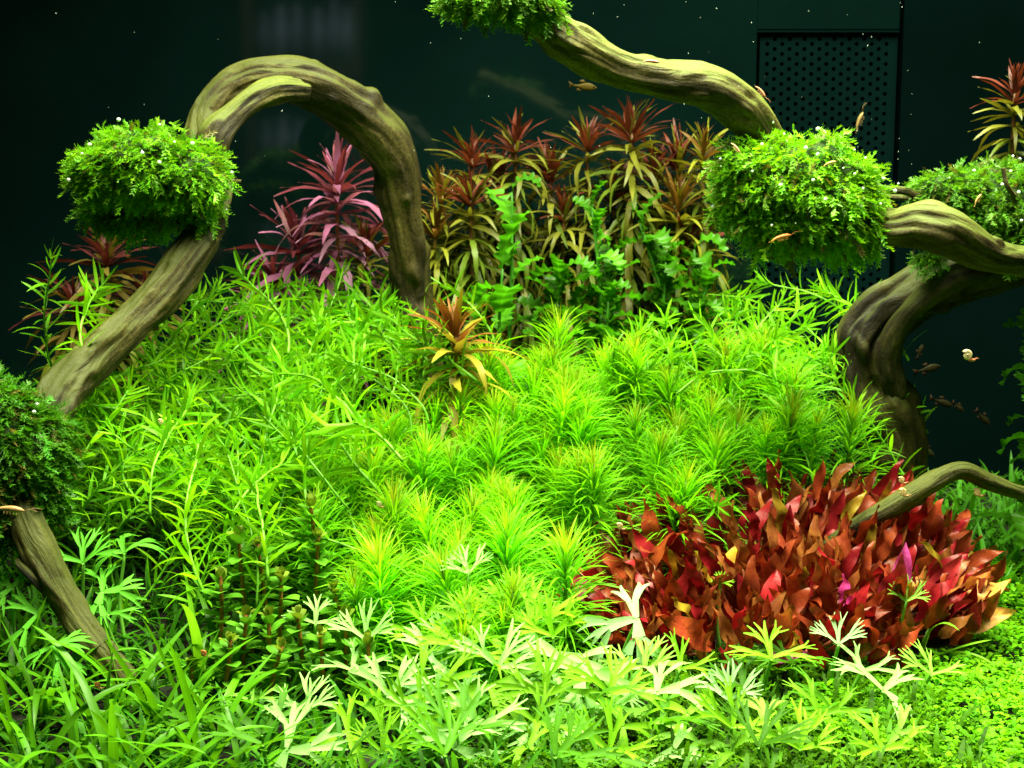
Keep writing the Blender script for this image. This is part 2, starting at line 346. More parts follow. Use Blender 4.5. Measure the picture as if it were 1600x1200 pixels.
driftwood('thick twisted dark driftwood trunk standing at right before the black wall',[
 ('trunk',[(1620,395,.30,50),(1560,415,.30,50),(1490,436,.31,50),(1415,470,.315,48),(1358,520,.32,50),(1352,578,.32,54),(1372,635,.32,62),(1392,695,.32,54),(1396,765,.32,50),(1405,900,.32,50)],dict(seed=9.2,sides=64,m=26,groove=.24,lump=.15)),
 ('root',[(1540,425,.262,18),(1500,432,.262,22),(1450,462,.27,22),(1405,510,.285,20),(1390,560,.295,22),(1400,620,.30,18)],dict(seed=11.2,sides=24)),
],P(1400,800,.33),(.46,.45,.40))
driftwood('thin curved driftwood stick rising out of the red-leaved plant at right',[
 ('trunk',[(1290,855,.13,12),(1340,820,.13,15),(1395,790,.13,19),(1450,757,.135,19),(1500,735,.14,16),(1545,752,.145,15),(1590,768,.15,13),(1660,780,.16,12)],dict(seed=15,sides=24,lump=.08)),
],P(1340,830,.15),(.75,.72,.66))
driftwood('short bare twig poking up from the moss at the right edge',[
 ('trunk',[(1567,262,.21,4),(1570,275,.21,4),(1575,292,.21,5),(1590,312,.22,5)],dict(seed=16,sides=10,m=5)),
],P(1585,300,.2))

# ------------------------------------------------------------------ moss clumps
def sprig(seed):
    r=np.random.RandomState(seed); g=Geo(); n=8
    pts=np.array([(t,.14*math.sin(t*3+seed)*t,-.22*t*t+.03*r.randn()) for t in np.linspace(0,1,n)])
    def rib(a,b,w0,w1):
        d=b-a; sd=unit(np.cross(d,(0,0.15,1.)));
        g.add([a-sd*w0,a+sd*w0,b+sd*w1,b-sd*w1],np.array([(0,1,2,3)]),[(0,0),(0,1),(1,1),(1,0)])
    for i in range(n-1): rib(pts[i],pts[i+1],.042,.042 if i<n-2 else .012)
    for i in range(1,n):
        for sgn in (-1,1):
            if r.rand()<.12: continue
            l=(.36-.028*i)*r.uniform(.6,1.3); d=unit((.62,sgn*.85,r.uniform(-.35,.55)))
            a=pts[i]; m_=a+d*l*.55; b=a+d*l+np.array((.06,0,.03)); rib(a,m_,.030,.044); rib(m_,b,.044,.006)
    v=np.concatenate(g.v); f=np.concatenate(g.f); uv=np.concatenate(g.uv); return v,f,uv
SPR=[sprig(k) for k in range(5)]
ICO=None
def ball(n=1):
    import bmesh
    bm=bmesh.new(); bmesh.ops.create_icosphere(bm,subdivisions=n,radius=1); v=np.array([x.co[:] for x in bm.verts]); f=np.array([[q.index for q in p.verts] for p in bm.faces]); bm.free()
    return v,f,np.zeros((len(v),2))
BALL1=ball(1); BALL2=ball(2)
def moss(label,lobes,nsp,size,base=(.16,.42,.010),seed=0,bub=24,dark=1.0,droop=.3):
    r=np.random.RandomState(seed); C=np.array([P(a,b,c) for a,b,c,*_ in lobes]); RR=np.array([(d*S(c),e*S(c),f*S(c)) for _,_,c,d,f,e in lobes])  # rx, rdepth(px e), rz
    org=C[0].copy(); t=thing('moss_clump',label,'moss',org)
    g=Geo(); bv,bf,_=ball(3)
    for c,rr in zip(C,RR):
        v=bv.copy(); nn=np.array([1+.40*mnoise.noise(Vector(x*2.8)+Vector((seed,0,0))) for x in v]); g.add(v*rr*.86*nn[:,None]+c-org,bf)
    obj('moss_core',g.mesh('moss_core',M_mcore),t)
    area_=np.array([ (rr[0]*rr[1]+rr[0]*rr[2]+rr[1]*rr[2]) for rr in RR]); cnt=(1.9*nsp*area_/area_.sum()).astype(int)
    O=[];D=[];NN=[]
    for k,(c,rr) in enumerate(zip(C,RR)):
        d=r.randn(cnt[k]*2,3); d/=np.linalg.norm(d,axis=1)[:,None]
        d=d[d[:,1]<.55][:cnt[k]]
        nn=np.array([1+.40*mnoise.noise(Vector(x*2.8)+Vector((seed,0,0))) for x in d])
        p=c+d*rr*nn[:,None]*r.uniform(.84,1.0,(len(d),1))
        ok=np.ones(len(d),bool)
        for j,(c2,r2) in enumerate(zip(C,RR)):
            if j!=k: ok&=(((p-c2)/r2)**2).sum(1)>.62
        nrm=d/rr; nrm/=np.linalg.norm(nrm,axis=1)[:,None]
        O.append(p[ok]); NN.append(nrm[ok])
    O=np.concatenate(O); NN=np.concatenate(NN)
    out=np.stack((NN[:,0],NN[:,1],NN[:,2]*.35-droop),1)
    D=out*1.0+r.randn(len(O),3)*.42; D/=np.linalg.norm(D,axis=1)[:,None]
    low=np.where((NN[:,2]<-.15))[0]
    if len(low)>20:
        q=r.choice(low,len(O)//16); O=np.concatenate((O,O[q])); NN=np.concatenate((NN,NN[q])); D=np.concatenate((D,np.array([unit(np.array((n_[0]*.5,n_[1]*.5,-.9))+r.randn(3)*.25) for n_ in NN[-len(q):]])))
    ntr=len(O)-(len(O)//17 if len(low)>20 else 0)
    g=Geo(); pick=r.randint(0,len(SPR),len(O)); sc=size*np.exp(r.normal(.0,.24,len(O)))*.70
    sc[ntr:]*=1.45
    Fr=np.array([frame(d,np.array((0,0,1.))+r.randn(3)*.35) for d in D])
    cl=np.array(base)*r.uniform(.7,1.25,(len(O),1))*np.stack((r.uniform(.75,1.25,len(O)),np.ones(len(O)),np.ones(len(O))),1)
    br=r.rand(len(O))<.06; cl[br]=np.array((.15,.13,.025))*r.uniform(.6,1.2,(br.sum(),1))
    for k in range(len(SPR)):
        q=pick==k
        if q.any(): g.inst(SPR[k],Fr[q]*sc[q][:,None,None],O[q]-org,cl[q])
    obj('moss_fronds',g.mesh('moss_fronds',M_moss),t,kind='stuff')
    if bub:
        g=Geo(); top=np.where((NN[:,2]>-.3)&(NN[:,1]<.3))[0]; q=r.choice(top,bub)
        rad=size*r.uniform(.05,.16,bub)
        g.inst(BALL1,np.eye(3)[None]*rad[:,None,None],O[q]-org+NN[q]*size*.75,np.ones((bub,3)))
        obj('air_bubbles',g.mesh('air_bubbles',M_bub),t,kind='stuff')
    return t
moss('rounded bright green moss clump hanging on the left side of the arched driftwood',
     [(220,258,.20,92,52,65),(290,275,.20,60,48,58),(160,272,.20,42,32,42),(205,325,.235,70,35,40),(300,320,.215,38,40,35)],2600,.0125,seed=1)
moss('dark green moss mass covering the driftwood foot at the left edge',
     [(15,720,.05,80,95,80),(65,690,.06,45,50,50),(-30,640,.05,75,50,70),(35,790,.05,60,45,60),(-40,760,.04,80,90,70)],3000,.0145,base=(.055,.20,.008),seed=2,bub=16)
moss('small moss clump on the driftwood at the top edge',
     [(785,0,.10,72,20,55),(835,8,.105,34,24,40),(735,0,.10,40,16,40)],1000,.0115,base=(.13,.36,.015),seed=3,bub=5)
moss('largest bright green moss ball on the sloping driftwood branch right of centre',
     [(1235,290,.18,115,72,90),(1180,275,.18,66,52,60),(1310,320,.18,64,60,65),(1255,345,.18,95,48,75),(1160,310,.19,45,38,45),(1330,372,.2,40,30,38)],4200,.0125,seed=4,bub=46)
moss('green moss clump at the right edge above the dark hollow',
     [(1560,322,.25,100,52,60),(1488,302,.25,58,34,48),(1615,370,.235,58,48,50),(1570,290,.265,66,32,50)],2300,.0125,base=(.13,.37,.016),seed=5,bub=16)
moss('tiny moss tuft under the driftwood at right',[(1450,405,.26,20,10,15)],90,.010,base=(.10,.30,.015),seed=6,bub=0)

# ------------------------------------------------------------------ recipes: [(part name, mesh, matrix, colour, kind)]
def spawn(recipe,name,label,cat,loc,rz=0,sc=1,group=None,tint=(1,1,1),rx=0,ry=0):
    t=thing(name,label,cat,loc,rz,sc,group,rx,ry)
    for nm,me,M,c,kd in recipe:
        obj(nm,me,t,M,None if c is None and tint is None else np.array(tint)*np.array(c if c is not None else (1,1,1)),kd)
    return t
# ---- needle-leaved stems
NL=.20
def needle_recipe(seed):
    r=np.random.RandomState(seed); g=Geo(); nb=[leaf(5,.0195,.35,.8,b,0,0,flat=True,twist=tw) for b,tw in ((.35,0),(.7,.5),(1.1,-.4),(.15,.3),(.9,.8))]
    lean=r.uniform(-.06,.06,2)
    z=NL-.004; O=[];D=[];Cc=[];Sc=[];K=[];k=0
    while z>.0:
        u=(NL-z)      # distance below the tip
        el=math.radians(max(-14,80-u*1500+ (0 if u<.035 else 0))) if u<.045 else math.radians(10-min(24,(u-.045)*500))
        el=math.radians(np.interp(u,[0,.012,.028,.05,.09,.2],[84,66,44,22,4,-8]))
        ln=np.interp(u,[0,.01,.025,.05,.2],[.018,.032,.041,.040,.034])
        nn=16 if u>.012 else 12; a0=r.uniform(0,6.28)
        for j in range(nn):
            a=a0+j*2*math.pi/nn+r.uniform(-.2,.2); e=el+r.normal(0,.13)
            O.append((lean[0]*(z-.1),lean[1]*(z-.1),z)); D.append((math.cos(a)*math.cos(e),math.sin(a)*math.cos(e),math.sin(e)))
            Sc.append(ln*r.uniform(.8,1.15)); K.append(r.randint(0,5))
            q=np.clip(1-u/.016,0,1)*r.uniform(.5,1)
            c=np.array((.215,.65,.010))*(1-q)+np.array((.52,.42,.03))*q
            Cc.append(c*r.uniform(.75,1.2))
        z-= np.interp(u,[0,.02,.05,.2],[.0026,.0042,.0062,.009])
    O=np.array(O);D=np.array(D);Cc=np.array(Cc);Sc=np.array(Sc);K=np.array(K)
    Fr=np.array([frame(d,(0,0,1)) for d in D])
    for k in range(5): 
        q=K==k; g.inst(nb[k],Fr[q]*Sc[q][:,None,None],O[q],Cc[q])
    s=Geo(); zz=np.linspace(-.02,NL,8); tube(s,np.stack((lean[0]*(zz-.1),lean[1]*(zz-.1),zz),1),np.linspace(.0019,.0011,8),6,(.16,.30,.03))
    return [('stem',s.mesh('stem',M_stem),None,None,None),('needle_leaves',g.mesh('needle_leaves',M_needle),None,None,'stuff')]
NR=[needle_recipe(k+20) for k in range(7)]
def yfield(py): return np.interp(py,[440,520,640,760,860,950,1020],[.42,.345,.240,.150,.085,.030,-.01])
heads=[(870,505),(760,560),(940,590),(1125,545),(1190,580),(1040,600),(830,630),(610,640),(690,625),(885,640),(740,680),(815,690),(1000,645),(1080,650),(1210,620),(1290,655),(560,700),(640,705),(925,665),(770,700),(1105,690),(1160,640),(1250,700),
 (555,755),(600,720),(725,760),(870,780),(805,805),(930,710),(990,690),(1050,670),(1010,740),(1180,720),(1130,755),(900,720),(850,730),(660,790),(590,800),(620,860),(690,850),(760,850),(830,850),(890,830),(625,900),(520,870),(560,930),(680,920),(760,790),(960,780),(1060,770),(1230,760),(1320,700),(920,560),(1010,540),(1080,590),(740,610),(530,790),(560,860),(700,720),(1310,640),(860,890),(800,900),(480,820),(700,960),(780,960),(640,980),(860,960),(945,830),(1020,800),(1150,600),(1240,650),(1285,610),(1200,670),(1060,630),(1270,740),(1150,790),(980,600),(1100,620),(890,600),(1225,580),(1170,540),(530,640),(570,660),(650,650),(540,720),(500,760),(610,770),(580,690),(680,680),(510,830),(640,830),(730,820),(590,900),(660,880),(730,890),(800,770),(830,565),(800,595),(860,555),(850,612),(795,640),(905,560),(780,575)]
heads=[h for h in heads if h not in ((560,930),(560,860),(510,830),(500,760),(520,870),(480,820)) and not (h[0]>1100 and h[1]>692) and not (h[0]>1270 and h[1]>650) and not (h[0]>895 and h[1]>772) and not (h[0]>840 and h[1]>870) and not (h[0]>985 and h[1]>785) and not (h[0]>1095 and h[1]>735) and not (h[0]>1200 and h[1]>705 and h[0]<1300)]
heads=sorted(heads,key=lambda h:h[1]); rows=[]
nrow=5; per=math.ceil(len(heads)/nrow)
for k in range(nrow):
    rw=sorted(heads[k*per:(k+1)*per])
    nm=['rearmost row','second row from the back','middle row','second row from the front','front row'][k]
    for j,(hx,hy) in enumerate(rw):
        Yd=yfield(hy)+R.uniform(-.012,.012); p=P(hx,hy,Yd); sc=R.uniform(.82,1.2)
        tint=np.array((1,1,1))*R.uniform(.85,1.1)*np.array((R.uniform(.85,1.1),1,1))
        spawn(NR[(j*3+k)%7],'needle_leaf_stem',f'lime green needle-leaved stem, {ordl(j,len(rw))} in the {nm}','aquatic plant',p-np.array((0,0,NL*sc)),R.uniform(0,6.28),sc,'needle-leaved stems filling the middle',tint,R.uniform(-.16,.16),R.uniform(-.16,.16))

# ---- narrow-leaved trailing stems
SB=[leaf(6,.050,.35,.6,b,.1,.18,twist=t) for b,t in ((.3,.0),(.8,.4),(.5,-.5),(1.1,.2),(-.3,.3))]
def star_recipe(seed,length,lay):
    r=np.random.RandomState(seed); n=9; p=np.zeros(3); d=unit((r.uniform(-.5,.5)+lay,r.uniform(-.4,.4),1)); pts=[p.copy()]; seg=length/n
    curv=r.uniform(-1,1,2)*.75
    for i in range(n):
        d=unit(d+np.array((curv[0]*.5+r.uniform(-.2,.2),curv[1]*.5+r.uniform(-.2,.2),.22+r.uniform(-.15,.1)))) if lay<.8 else unit(d+np.array((r.uniform(-.1,.25),r.uniform(-.2,.1),-.12+r.uniform(-.2,.2))))
        p=p+d*seg; pts.append(p.copy())
    q=catmull(pts,3); g=Geo(); s=Geo(); tube(s,q,np.linspace(.0012,.0008,len(q)),6,(.12,.34,.015))
    tip=q[-1].copy(); O=[];D=[];C=[];Sc=[];K=[];Up=[]
    m=len(q); T=np.gradient(q,axis=0)
    i=2; a0=r.uniform(0,6.28)
    while i<m:
        t=unit(T[i]); u=unit(np.cross(t,(.3,.5,.81))); v=np.cross(t,u); top=(m-1-i)/m
        a0+=1.57+r.uniform(-.4,.4)
        for j in range(2 if top>.06 else 5):
            a=a0+(math.pi*j if top>.06 else j*1.256); sp=1.1 if top>.15 else .55+.3*r.rand()
            d=unit(t*math.cos(sp)+ (u*math.cos(a)+v*math.sin(a))*math.sin(sp)+r.randn(3)*.12)
            O.append(q[i]); D.append(d); Sc.append(r.uniform(.020,.033)*(1 if top>.05 else .75)); K.append(r.randint(0,5)); Up.append(t+r.randn(3)*.3)
            C.append(np.array((.19,.54,.010))*r.uniform(.75,1.25)*np.array((r.uniform(.8,1.25),1,1)))
        i+=1 if r.rand()<.65 else 2
    O=np.array(O)-tip;D=np.array(D);Sc=np.array(Sc);C=np.array(C);K=np.array(K)
    return q-tip,s,O,D,Up,Sc,C,K,tip
def star_build(seed,length,lay,single):
    q,s,O,D,Up,Sc,C,K,tip=star_recipe(seed,length,lay)
    s.v=[v-tip for v in s.v]; rec=[('stem',s.mesh('stem',M_stem),None,None,None)]
    if single:
        for o_,d,u_,sc,c,k in zip(O,D,Up,Sc,C,K): rec.append(('leaf',STL[k],M4(o_,frame(d,u_),sc),c,None))
    else:
        g=Geo(); Fr=np.array([frame(d,u_) for d,u_ in zip(D,Up)])
        for k in range(5):
            w_=K==k
            if w_.any(): g.inst(SB[k],Fr[w_]*Sc[w_][:,None,None],O[w_],C[w_])
        rec.append(('leaves',g.mesh('leaves',M_star),None,None,'stuff'))
    return rec
STL=[]
for b in SB:
    g=Geo(); g.add(*b); STL.append(g.mesh('narrow_leaf',M_star))
ST_S=[star_build(100+k,R.uniform(.10,.16),R.uniform(-.3,.3),True) for k in range(8)]
ST_J=[star_build(140+k,R.uniform(.11,.18),R.uniform(-.5,.5),False) for k in range(10)]
ST_L=[star_build(170+k,R.uniform(.10,.15),1.0,True) for k in range(5)]
def ystar(py): return np.interp(py,[400,450,520,600,690,730,780,900],[.40,.36,.28,.19,.105,.15,.20,.21])
def inpoly(x,y,poly):
    c=False; j=len(poly)-1
    for i in range(len(poly)):
        (xi,yi),(xj,yj)=poly[i],poly[j]
        if (yi>y)!=(yj>y) and x<(xj-xi)*(y-yi)/(yj-yi)+xi: c=not c
        j=i
    return c
heroes=[(80,405,.22),(165,440,.20),(375,425,.30),(535,425,.36),(655,420,.37),(575,440,.36),(470,455,.34),(310,470,.28),(400,480,.3),(340,450,.31),(610,470,.35),(560,500,.31),(500,480,.33),(260,560,.19),(350,540,.24),(440,540,.26),(520,550,.28),(300,620,.17),(200,610,.15),(395,625,.2),(470,620,.21),(500,600,.24),(455,690,.13),(370,690,.125),(420,760,.115),(350,730,.12),(480,660,.15),(180,680,.11),(250,670,.12),(310,680,.12),(220,700,.11),(150,600,.17),(430,820,.1),(460,720,.13),
 (600,500,.33),(640,490,.33),(625,530,.31),(660,520,.32),(590,545,.29),(645,565,.29),(680,560,.29),(1190,440,.40),(1290,455,.38),(1225,470,.38),(1165,465,.40),(1040,500,.36),(1000,520,.33),(1090,500,.37),(1140,500,.36),(1260,510,.33),(1210,530,.31),(1290,540,.31),(960,545,.30),(1060,540,.31),(1300,590,.26),(1330,620,.25),(1120,790,.15),(1250,480,.36)]
NAMED={(80,405):'bright narrow-leaved stem reaching into the dark at the left edge, above the driftwood',(655,420):'narrow-leaved shoot standing against the foot of the arched driftwood',(1290,455):'narrow-leaved shoot beside the twisted driftwood trunk at right, upright and tallest there',(375,425):'narrow-leaved shoot tip just right of the arched driftwood, below the dark gap',(1120,790):'small pale narrow-leaved shoot growing out of the red-leaved plant, left side',(535,425):'tallest narrow-leaved shoot in front of the pink-leaved plant'}
heroes.sort(key=lambda a:(a[0]>700,a[1]))
lft=[h for h in heroes if h[0]<700 and h[:2] not in NAMED]; rgt=[h for h in heroes if h[0]>=700 and h[:2] not in NAMED]; SL={}
for side_,lst,nr_ in (('the tangle left of centre',lft,4),('the thicket before the dark trunk',rgt,2)):
    pr=math.ceil(len(lst)/nr_)
    for k in range(nr_):
        rw=sorted(lst[k*pr:(k+1)*pr])
        for j,h in enumerate(rw): SL[h[:2]]='narrow-leaved shoot in '+side_+', '+ordl(j,len(rw))+' of its '+(['top','second','third','lowest'][k] if nr_==4 else ['upper','lower'][k])+' row'
for j,(hx,hy,Yd) in enumerate(heroes):
    side='left' if hx<700 else 'right'
    lab=NAMED.get((hx,hy)) or SL[(hx,hy)]
    spawn(ST_S[j%8],'narrow_leaf_stem',lab,'aquatic plant',P(hx,hy,Yd),R.uniform(0,6.28),R.uniform(.85,1.15),f'narrow-leaved stems, {side} thicket',np.array((1,1,1))*R.uniform(.85,1.2),R.uniform(-.5,.35),R.uniform(-.55,.55))
polyL=[(150,560),(310,470),(420,440),(640,450),(600,540),(520,610),(470,700),(440,800),(420,840),(330,830),(250,860),(120,860),(100,720),(120,620)]
polyR=[(930,560),(1000,510),(1150,460),(1280,480),(1330,640),(1250,640),(1100,590),(980,610)]
cnt=0
while cnt<112:
    x,y=R.uniform(90,660),R.uniform(440,745)
    if not inpoly(x,y,polyL): continue
    cnt+=1
    dk=1.0
    spawn(ST_J[cnt%10],'narrow_leaf_stem','green narrow-leaved stem deep in the tangle left of centre','aquatic plant',P(x,y,ystar(y)+R.uniform(.0,.05)),R.uniform(0,6.28),R.uniform(.85,1.2),'narrow-leaved stems inside the left thicket',np.array((.85,.9,1))*R.uniform(.7,1.05),R.uniform(-.7,.5),R.uniform(-.7,.7))
cnt=0
while cnt<24:
    x,y=R.uniform(930,1330),R.uniform(450,560)
    if not inpoly(x,y,polyR): continue
    cnt+=1
    spawn(ST_J[cnt%10],'narrow_leaf_stem','green narrow-leaved stem low in the thicket before the filter panel','aquatic plant',P(x,y,ystar(y)+.06+R.uniform(-.01,.03)),R.uniform(0,6.28),R.uniform(.8,1.1),'narrow-leaved stems inside the right thicket',np.array((.95,1,1))*R.uniform(.85,1.1))
for j,(hx,hy,Yd,rz) in enumerate([(420,590,.21,2.8),(520,690,.16,2.4),(300,745,.12,.3),(470,640,.2,2.6),(440,850,.09,3.0),(390,745,.12,2.2),(1255,620,.26,.2),(200,640,.14,1.0)]):
    spawn(ST_L[j%5],'narrow_leaf_stem',['trailing stem arching at the heart of the left tangle','trailing stem reaching from the tangle into the needle-leaved stems','trailing stem lying low over the dark recess at left','trailing stem high in the tangle below the arch','trailing stem hanging above the round-leaved stems','trailing stem just over the dark recess, right part','trailing stem lying across the thicket by the dark trunk','trailing stem close to the slanting driftwood'][j],'aquatic plant',P(hx,hy,Yd),rz,R.uniform(.85,1.1),'trailing stems')

# ---- tall whorled red and olive stems at the back
WB=[leaf(10,.050,.45,.8,b,.15,.15,wave=.16,nw=2,serr=.10,twist=t) for b,t in ((.45,.2),(1.0,-.3),(1.5,.3),(2.0,0),(.65,.5))]
WL=[]
for b in WB:
    g=Geo(); g.add(*b); WL.append(g.mesh('whorl_leaf',M_back))
def whorl_plant(label,px,py,Y,height,pal,seed,ln=.045,nwh=9,lean=(0,0),group='whorled stems along the back'):
    r=np.random.RandomState(seed); tip=P(px,py,Y)+np.array((0,0,-ln*.55)); base=tip-np.array((lean[0],lean[1],height))
    t=thing('whorled_stem',label,'aquatic plant',base,group=group)
    mid=(tip+base)/2+np.array((lean[0]*.4,0,0)); q=catmull([base,mid,tip],8)-base
    s=Geo(); tube(s,q,np.linspace(.0028,.0017,len(q)),7,pal['stem']); obj('stem',s.mesh('stem',M_stem),t)
    L=np.linalg.norm(tip-base)
    u=0.; a0=r.uniform(0,6.28)
    for k in range(nwh+8):
        f=1-u/L
        if f<.05: break
        pos=q[min(len(q)-1,int(f*(len(q)-1)))]*1.0
        i0=f*(len(q)-1); a_=int(i0); b_=min(a_+1,len(q)-1); pos=q[a_]+(q[b_]-q[a_])*(i0-a_)
        nl=12 if k<4 else 8; el=np.interp(k,[0,1,2,3,5,9],pal.get('el',[78,62,42,24,4,-18])); l=ln*np.interp(k,[0,1,2,3,9],[.6,.8,.95,1.05,1.1])
        a0+=.5+r.rand()*.4
        for j in range(nl):
            a=a0+j*2*math.pi/nl+r.normal(0,.15); e=math.radians(el+r.normal(0,10))
            d=(math.cos(a)*math.cos(e),math.sin(a)*math.cos(e),math.sin(e))
            bi=r.choice([0,4,1]) if k<3 else r.choice([0,1,1,2,2,3]) 
            c=np.array(pal['top'] if k<3 and r.rand()<.75 else (pal['mid'] if k<5 or r.rand()<.4 else pal['low'])); c=c*r.uniform(.75,1.25)
            lq=l*r.uniform(.7,1.2); obj('leaf',WL[bi],t,M4(pos,frame(d,np.array((0,0,1.))+r.randn(3)*.25),lq,lq*pal.get('wide',1.0)),c)
        u+=np.interp(k,[0,1,2,4,9],[.004,.006,.009,.011,.0125])
    return t
OL=dict(stem=(.13,.055,.02),top=(.115,.024,.014),mid=(.125,.130,.012),low=(.08,.125,.009),el=[76,58,36,16,-6,-34])
OL2=dict(stem=(.3,.2,.05),top=(.13,.065,.012),mid=(.18,.19,.014),low=(.12,.175,.014),el=[76,58,36,16,-6,-34])
PK=dict(stem=(.30,.15,.06),top=(.16,.03,.05),mid=(.33,.11,.24),low=(.50,.24,.42),el=[70,44,20,8,2,-5],wide=1.0)
DR=dict(stem=(.15,.06,.03),top=(.09,.018,.020),mid=(.13,.10,.018),low=(.17,.19,.018),el=[60,40,22,8,-10,-30])
WP=[('dusky pink-leaved whorled stem seen under the driftwood arch',525,225,.43,.22,PK,.070,10),
('second pink-leaved whorled stem, low and left under the driftwood arch',465,320,.45,.14,PK,.072,8),
('third pink-leaved stem, lowest and far left under the driftwood arch',425,385,.44,.09,PK,.066,6),
('small olive whorled stem in front of the pink one, under the arch',572,345,.41,.14,OL,.045,7),
('pale yellow-green whorled stem just right of the arch foot',690,260,.45,.20,OL2,.048,10),
('red-topped whorled stem leftmost of the back row, right of the arch',738,205,.47,.22,OL,.048,10),
('short red-hearted whorled stem right of the arch foot, in front of the leftmost',735,265,.42,.18,OL,.048,8),
('leaning red-topped whorled stem with bare stalk, back row',805,180,.47,.24,OL,.05,9),
('red-topped whorled stem directly under the blurred orange fish',918,180,.48,.25,OL,.048,10),
('tallest red-crowned whorled stem of the back row, touching the driftwood branch',988,158,.46,.27,OL,.056,11),
('olive whorled stem hanging under the bend of the driftwood branch',1100,190,.48,.24,OL2,.052,10),
('olive whorled stem left of the largest moss ball, low',1060,270,.45,.2,OL2,.055,9),
('dark olive whorled stem low in the back row, centre',880,290,.47,.17,OL,.05,8),
('dark olive whorled stem low between the back row crowns',960,260,.49,.19,OL,.055,9),
('maroon whorled stem behind the moss clump at left',165,345,.40,.22,DR,.062,9),
('maroon and olive whorled stem low at the far left behind the driftwood',115,420,.38,.17,DR,.06,8),
('dim whorled stem behind the slanting driftwood at left',225,410,.42,.18,DR,.055,8),
('red-topped whorled stem in the upper right corner',1588,100,.32,.11,OL,.046,11),
('orange whorled stem standing alone in the green at mid-left of centre',712,460,.275,.08,dict(stem=(.24,.12,.03),top=(.22,.08,.018),mid=(.26,.23,.020),low=(.28,.28,.022),wide=1.25,el=[76,58,36,16,-4,-20]),.064,8),
('olive stem low in the back tangle, directly right of the arch foot',705,350,.48,.12,OL2,.05,8),
('olive stem low in the back tangle, behind the pale curled emerald leaves',775,330,.49,.14,OL,.05,8),
('olive stem low in the back tangle, behind the upright emerald plant',905,340,.5,.13,OL,.05,8),
('olive stem low in the back tangle, under the tallest red crown',1010,290,.5,.16,OL2,.055,9),
('olive stem low in the back tangle, nearest the largest moss ball',1075,330,.47,.14,OL,.05,8),
('olive stem low in the back tangle, at its middle',850,350,.5,.12,OL2,.05,8),
('drooping olive-red stem filling the back row, between the two leftmost crowns',775,235,0.50,0.20,OL,0.055,10),
('drooping olive-red stem filling the back row, between the leaning crown and the fish',860,225,0.50,0.20,OL,0.055,10),
('drooping olive-red stem filling the back row, right under the tallest crown',1025,225,0.49,0.20,OL,0.058,10),
('drooping olive-red stem filling the back row, below the bend of the driftwood branch',1060,205,0.50,0.22,OL,0.055,10),
('drooping olive-red stem filling the back row, against the right side of the arch',680,315,0.43,0.14,OL2,0.050,8),
('olive whorled stem low under the arch, beside its foot',640,330,.46,.14,OL2,.045,7)]
for k,(lab,px,py,Y_,h,pal,ln,nw_) in enumerate(WP):
    whorl_plant(lab,px,py,Y_,h,pal,300+k,ln,nw_,lean=(R.uniform(-.03,.03)+( -.05 if 'leaning' in lab else 0)+(.035 if 'orange' in lab else 0),0))

# ---- emerald lobed plants
def lobed(seed):
    r=np.random.RandomState(seed); n=30; s=np.linspace(0,1,n+1); v,f,u=leaf(n,.20,.42,.38,r.uniform(.9,2.8),.6,.25,wave=.24,nw=r.uniform(3.5,5.5),twist=r.uniform(-1.2,1.2),ph=r.rand()*6)
    c=v.reshape(n+1,3,3); mid=c[:,1:2].copy()
    for side,ph in ((0,r.rand()*6),(2,r.rand()*6)):
        w_=np.sin(s*2*math.pi*6.3+ph); lob=.80+.26*w_
        c[:,side]=mid[:,0]+(c[:,side]-mid[:,0])*lob[:,None]
        c[:,side,0]+=.06*lob*c[:,side,1]/np.maximum(np.abs(c[:,side,1]),1e-4)*np.sign(c[:,side,1])*.5
    return c.reshape(-1,3),f,u
LBM=[]
for k in range(7):
    g=Geo(); g.add(*lobed(k+3)); LBM.append(g.mesh('lobed_leaf',M_lobe))
def lobed_plant(label,px,py,Y,h,n,ln,seed,bright=1.0,group=None,wide=1.25):
    r=np.random.RandomState(seed); top=P(px,py,Y); base=top-np.array((r.uniform(-.01,.01),0,h)); t=thing('lobed_leaf_plant',label,'aquatic plant',base,group=group)
    q=catmull([(0,0,0),((top-base)*.5+np.array((.008*r.randn(),0,0))),top-base],6); s=Geo(); tube(s,q,np.linspace(.0025,.0012,len(q)),6,(.04,.18,.012)); obj('stem',s.mesh('stem',M_stem),t)
    for k in range(n):
        f=1-(k/n)**.85*.88; i0=f*(len(q)-1); a_=int(i0); b_=min(a_+1,len(q)-1); pos=q[a_]+(q[b_]-q[a_])*(i0-a_)
        a=k*2.4+r.uniform(-.5,.5); e=math.radians(55-60*(k/n)+r.normal(0,15)); d=(math.cos(a)*math.cos(e),math.sin(a)*math.cos(e),math.sin(e))
        lq=ln*r.uniform(.7,1.2); obj('leaf',LBM[r.randint(7)],t,M4(pos,frame(d,(0,0,1)),lq,lq*wide),np.array((.058,.225,.007))*bright*r.uniform(.7,1.3))
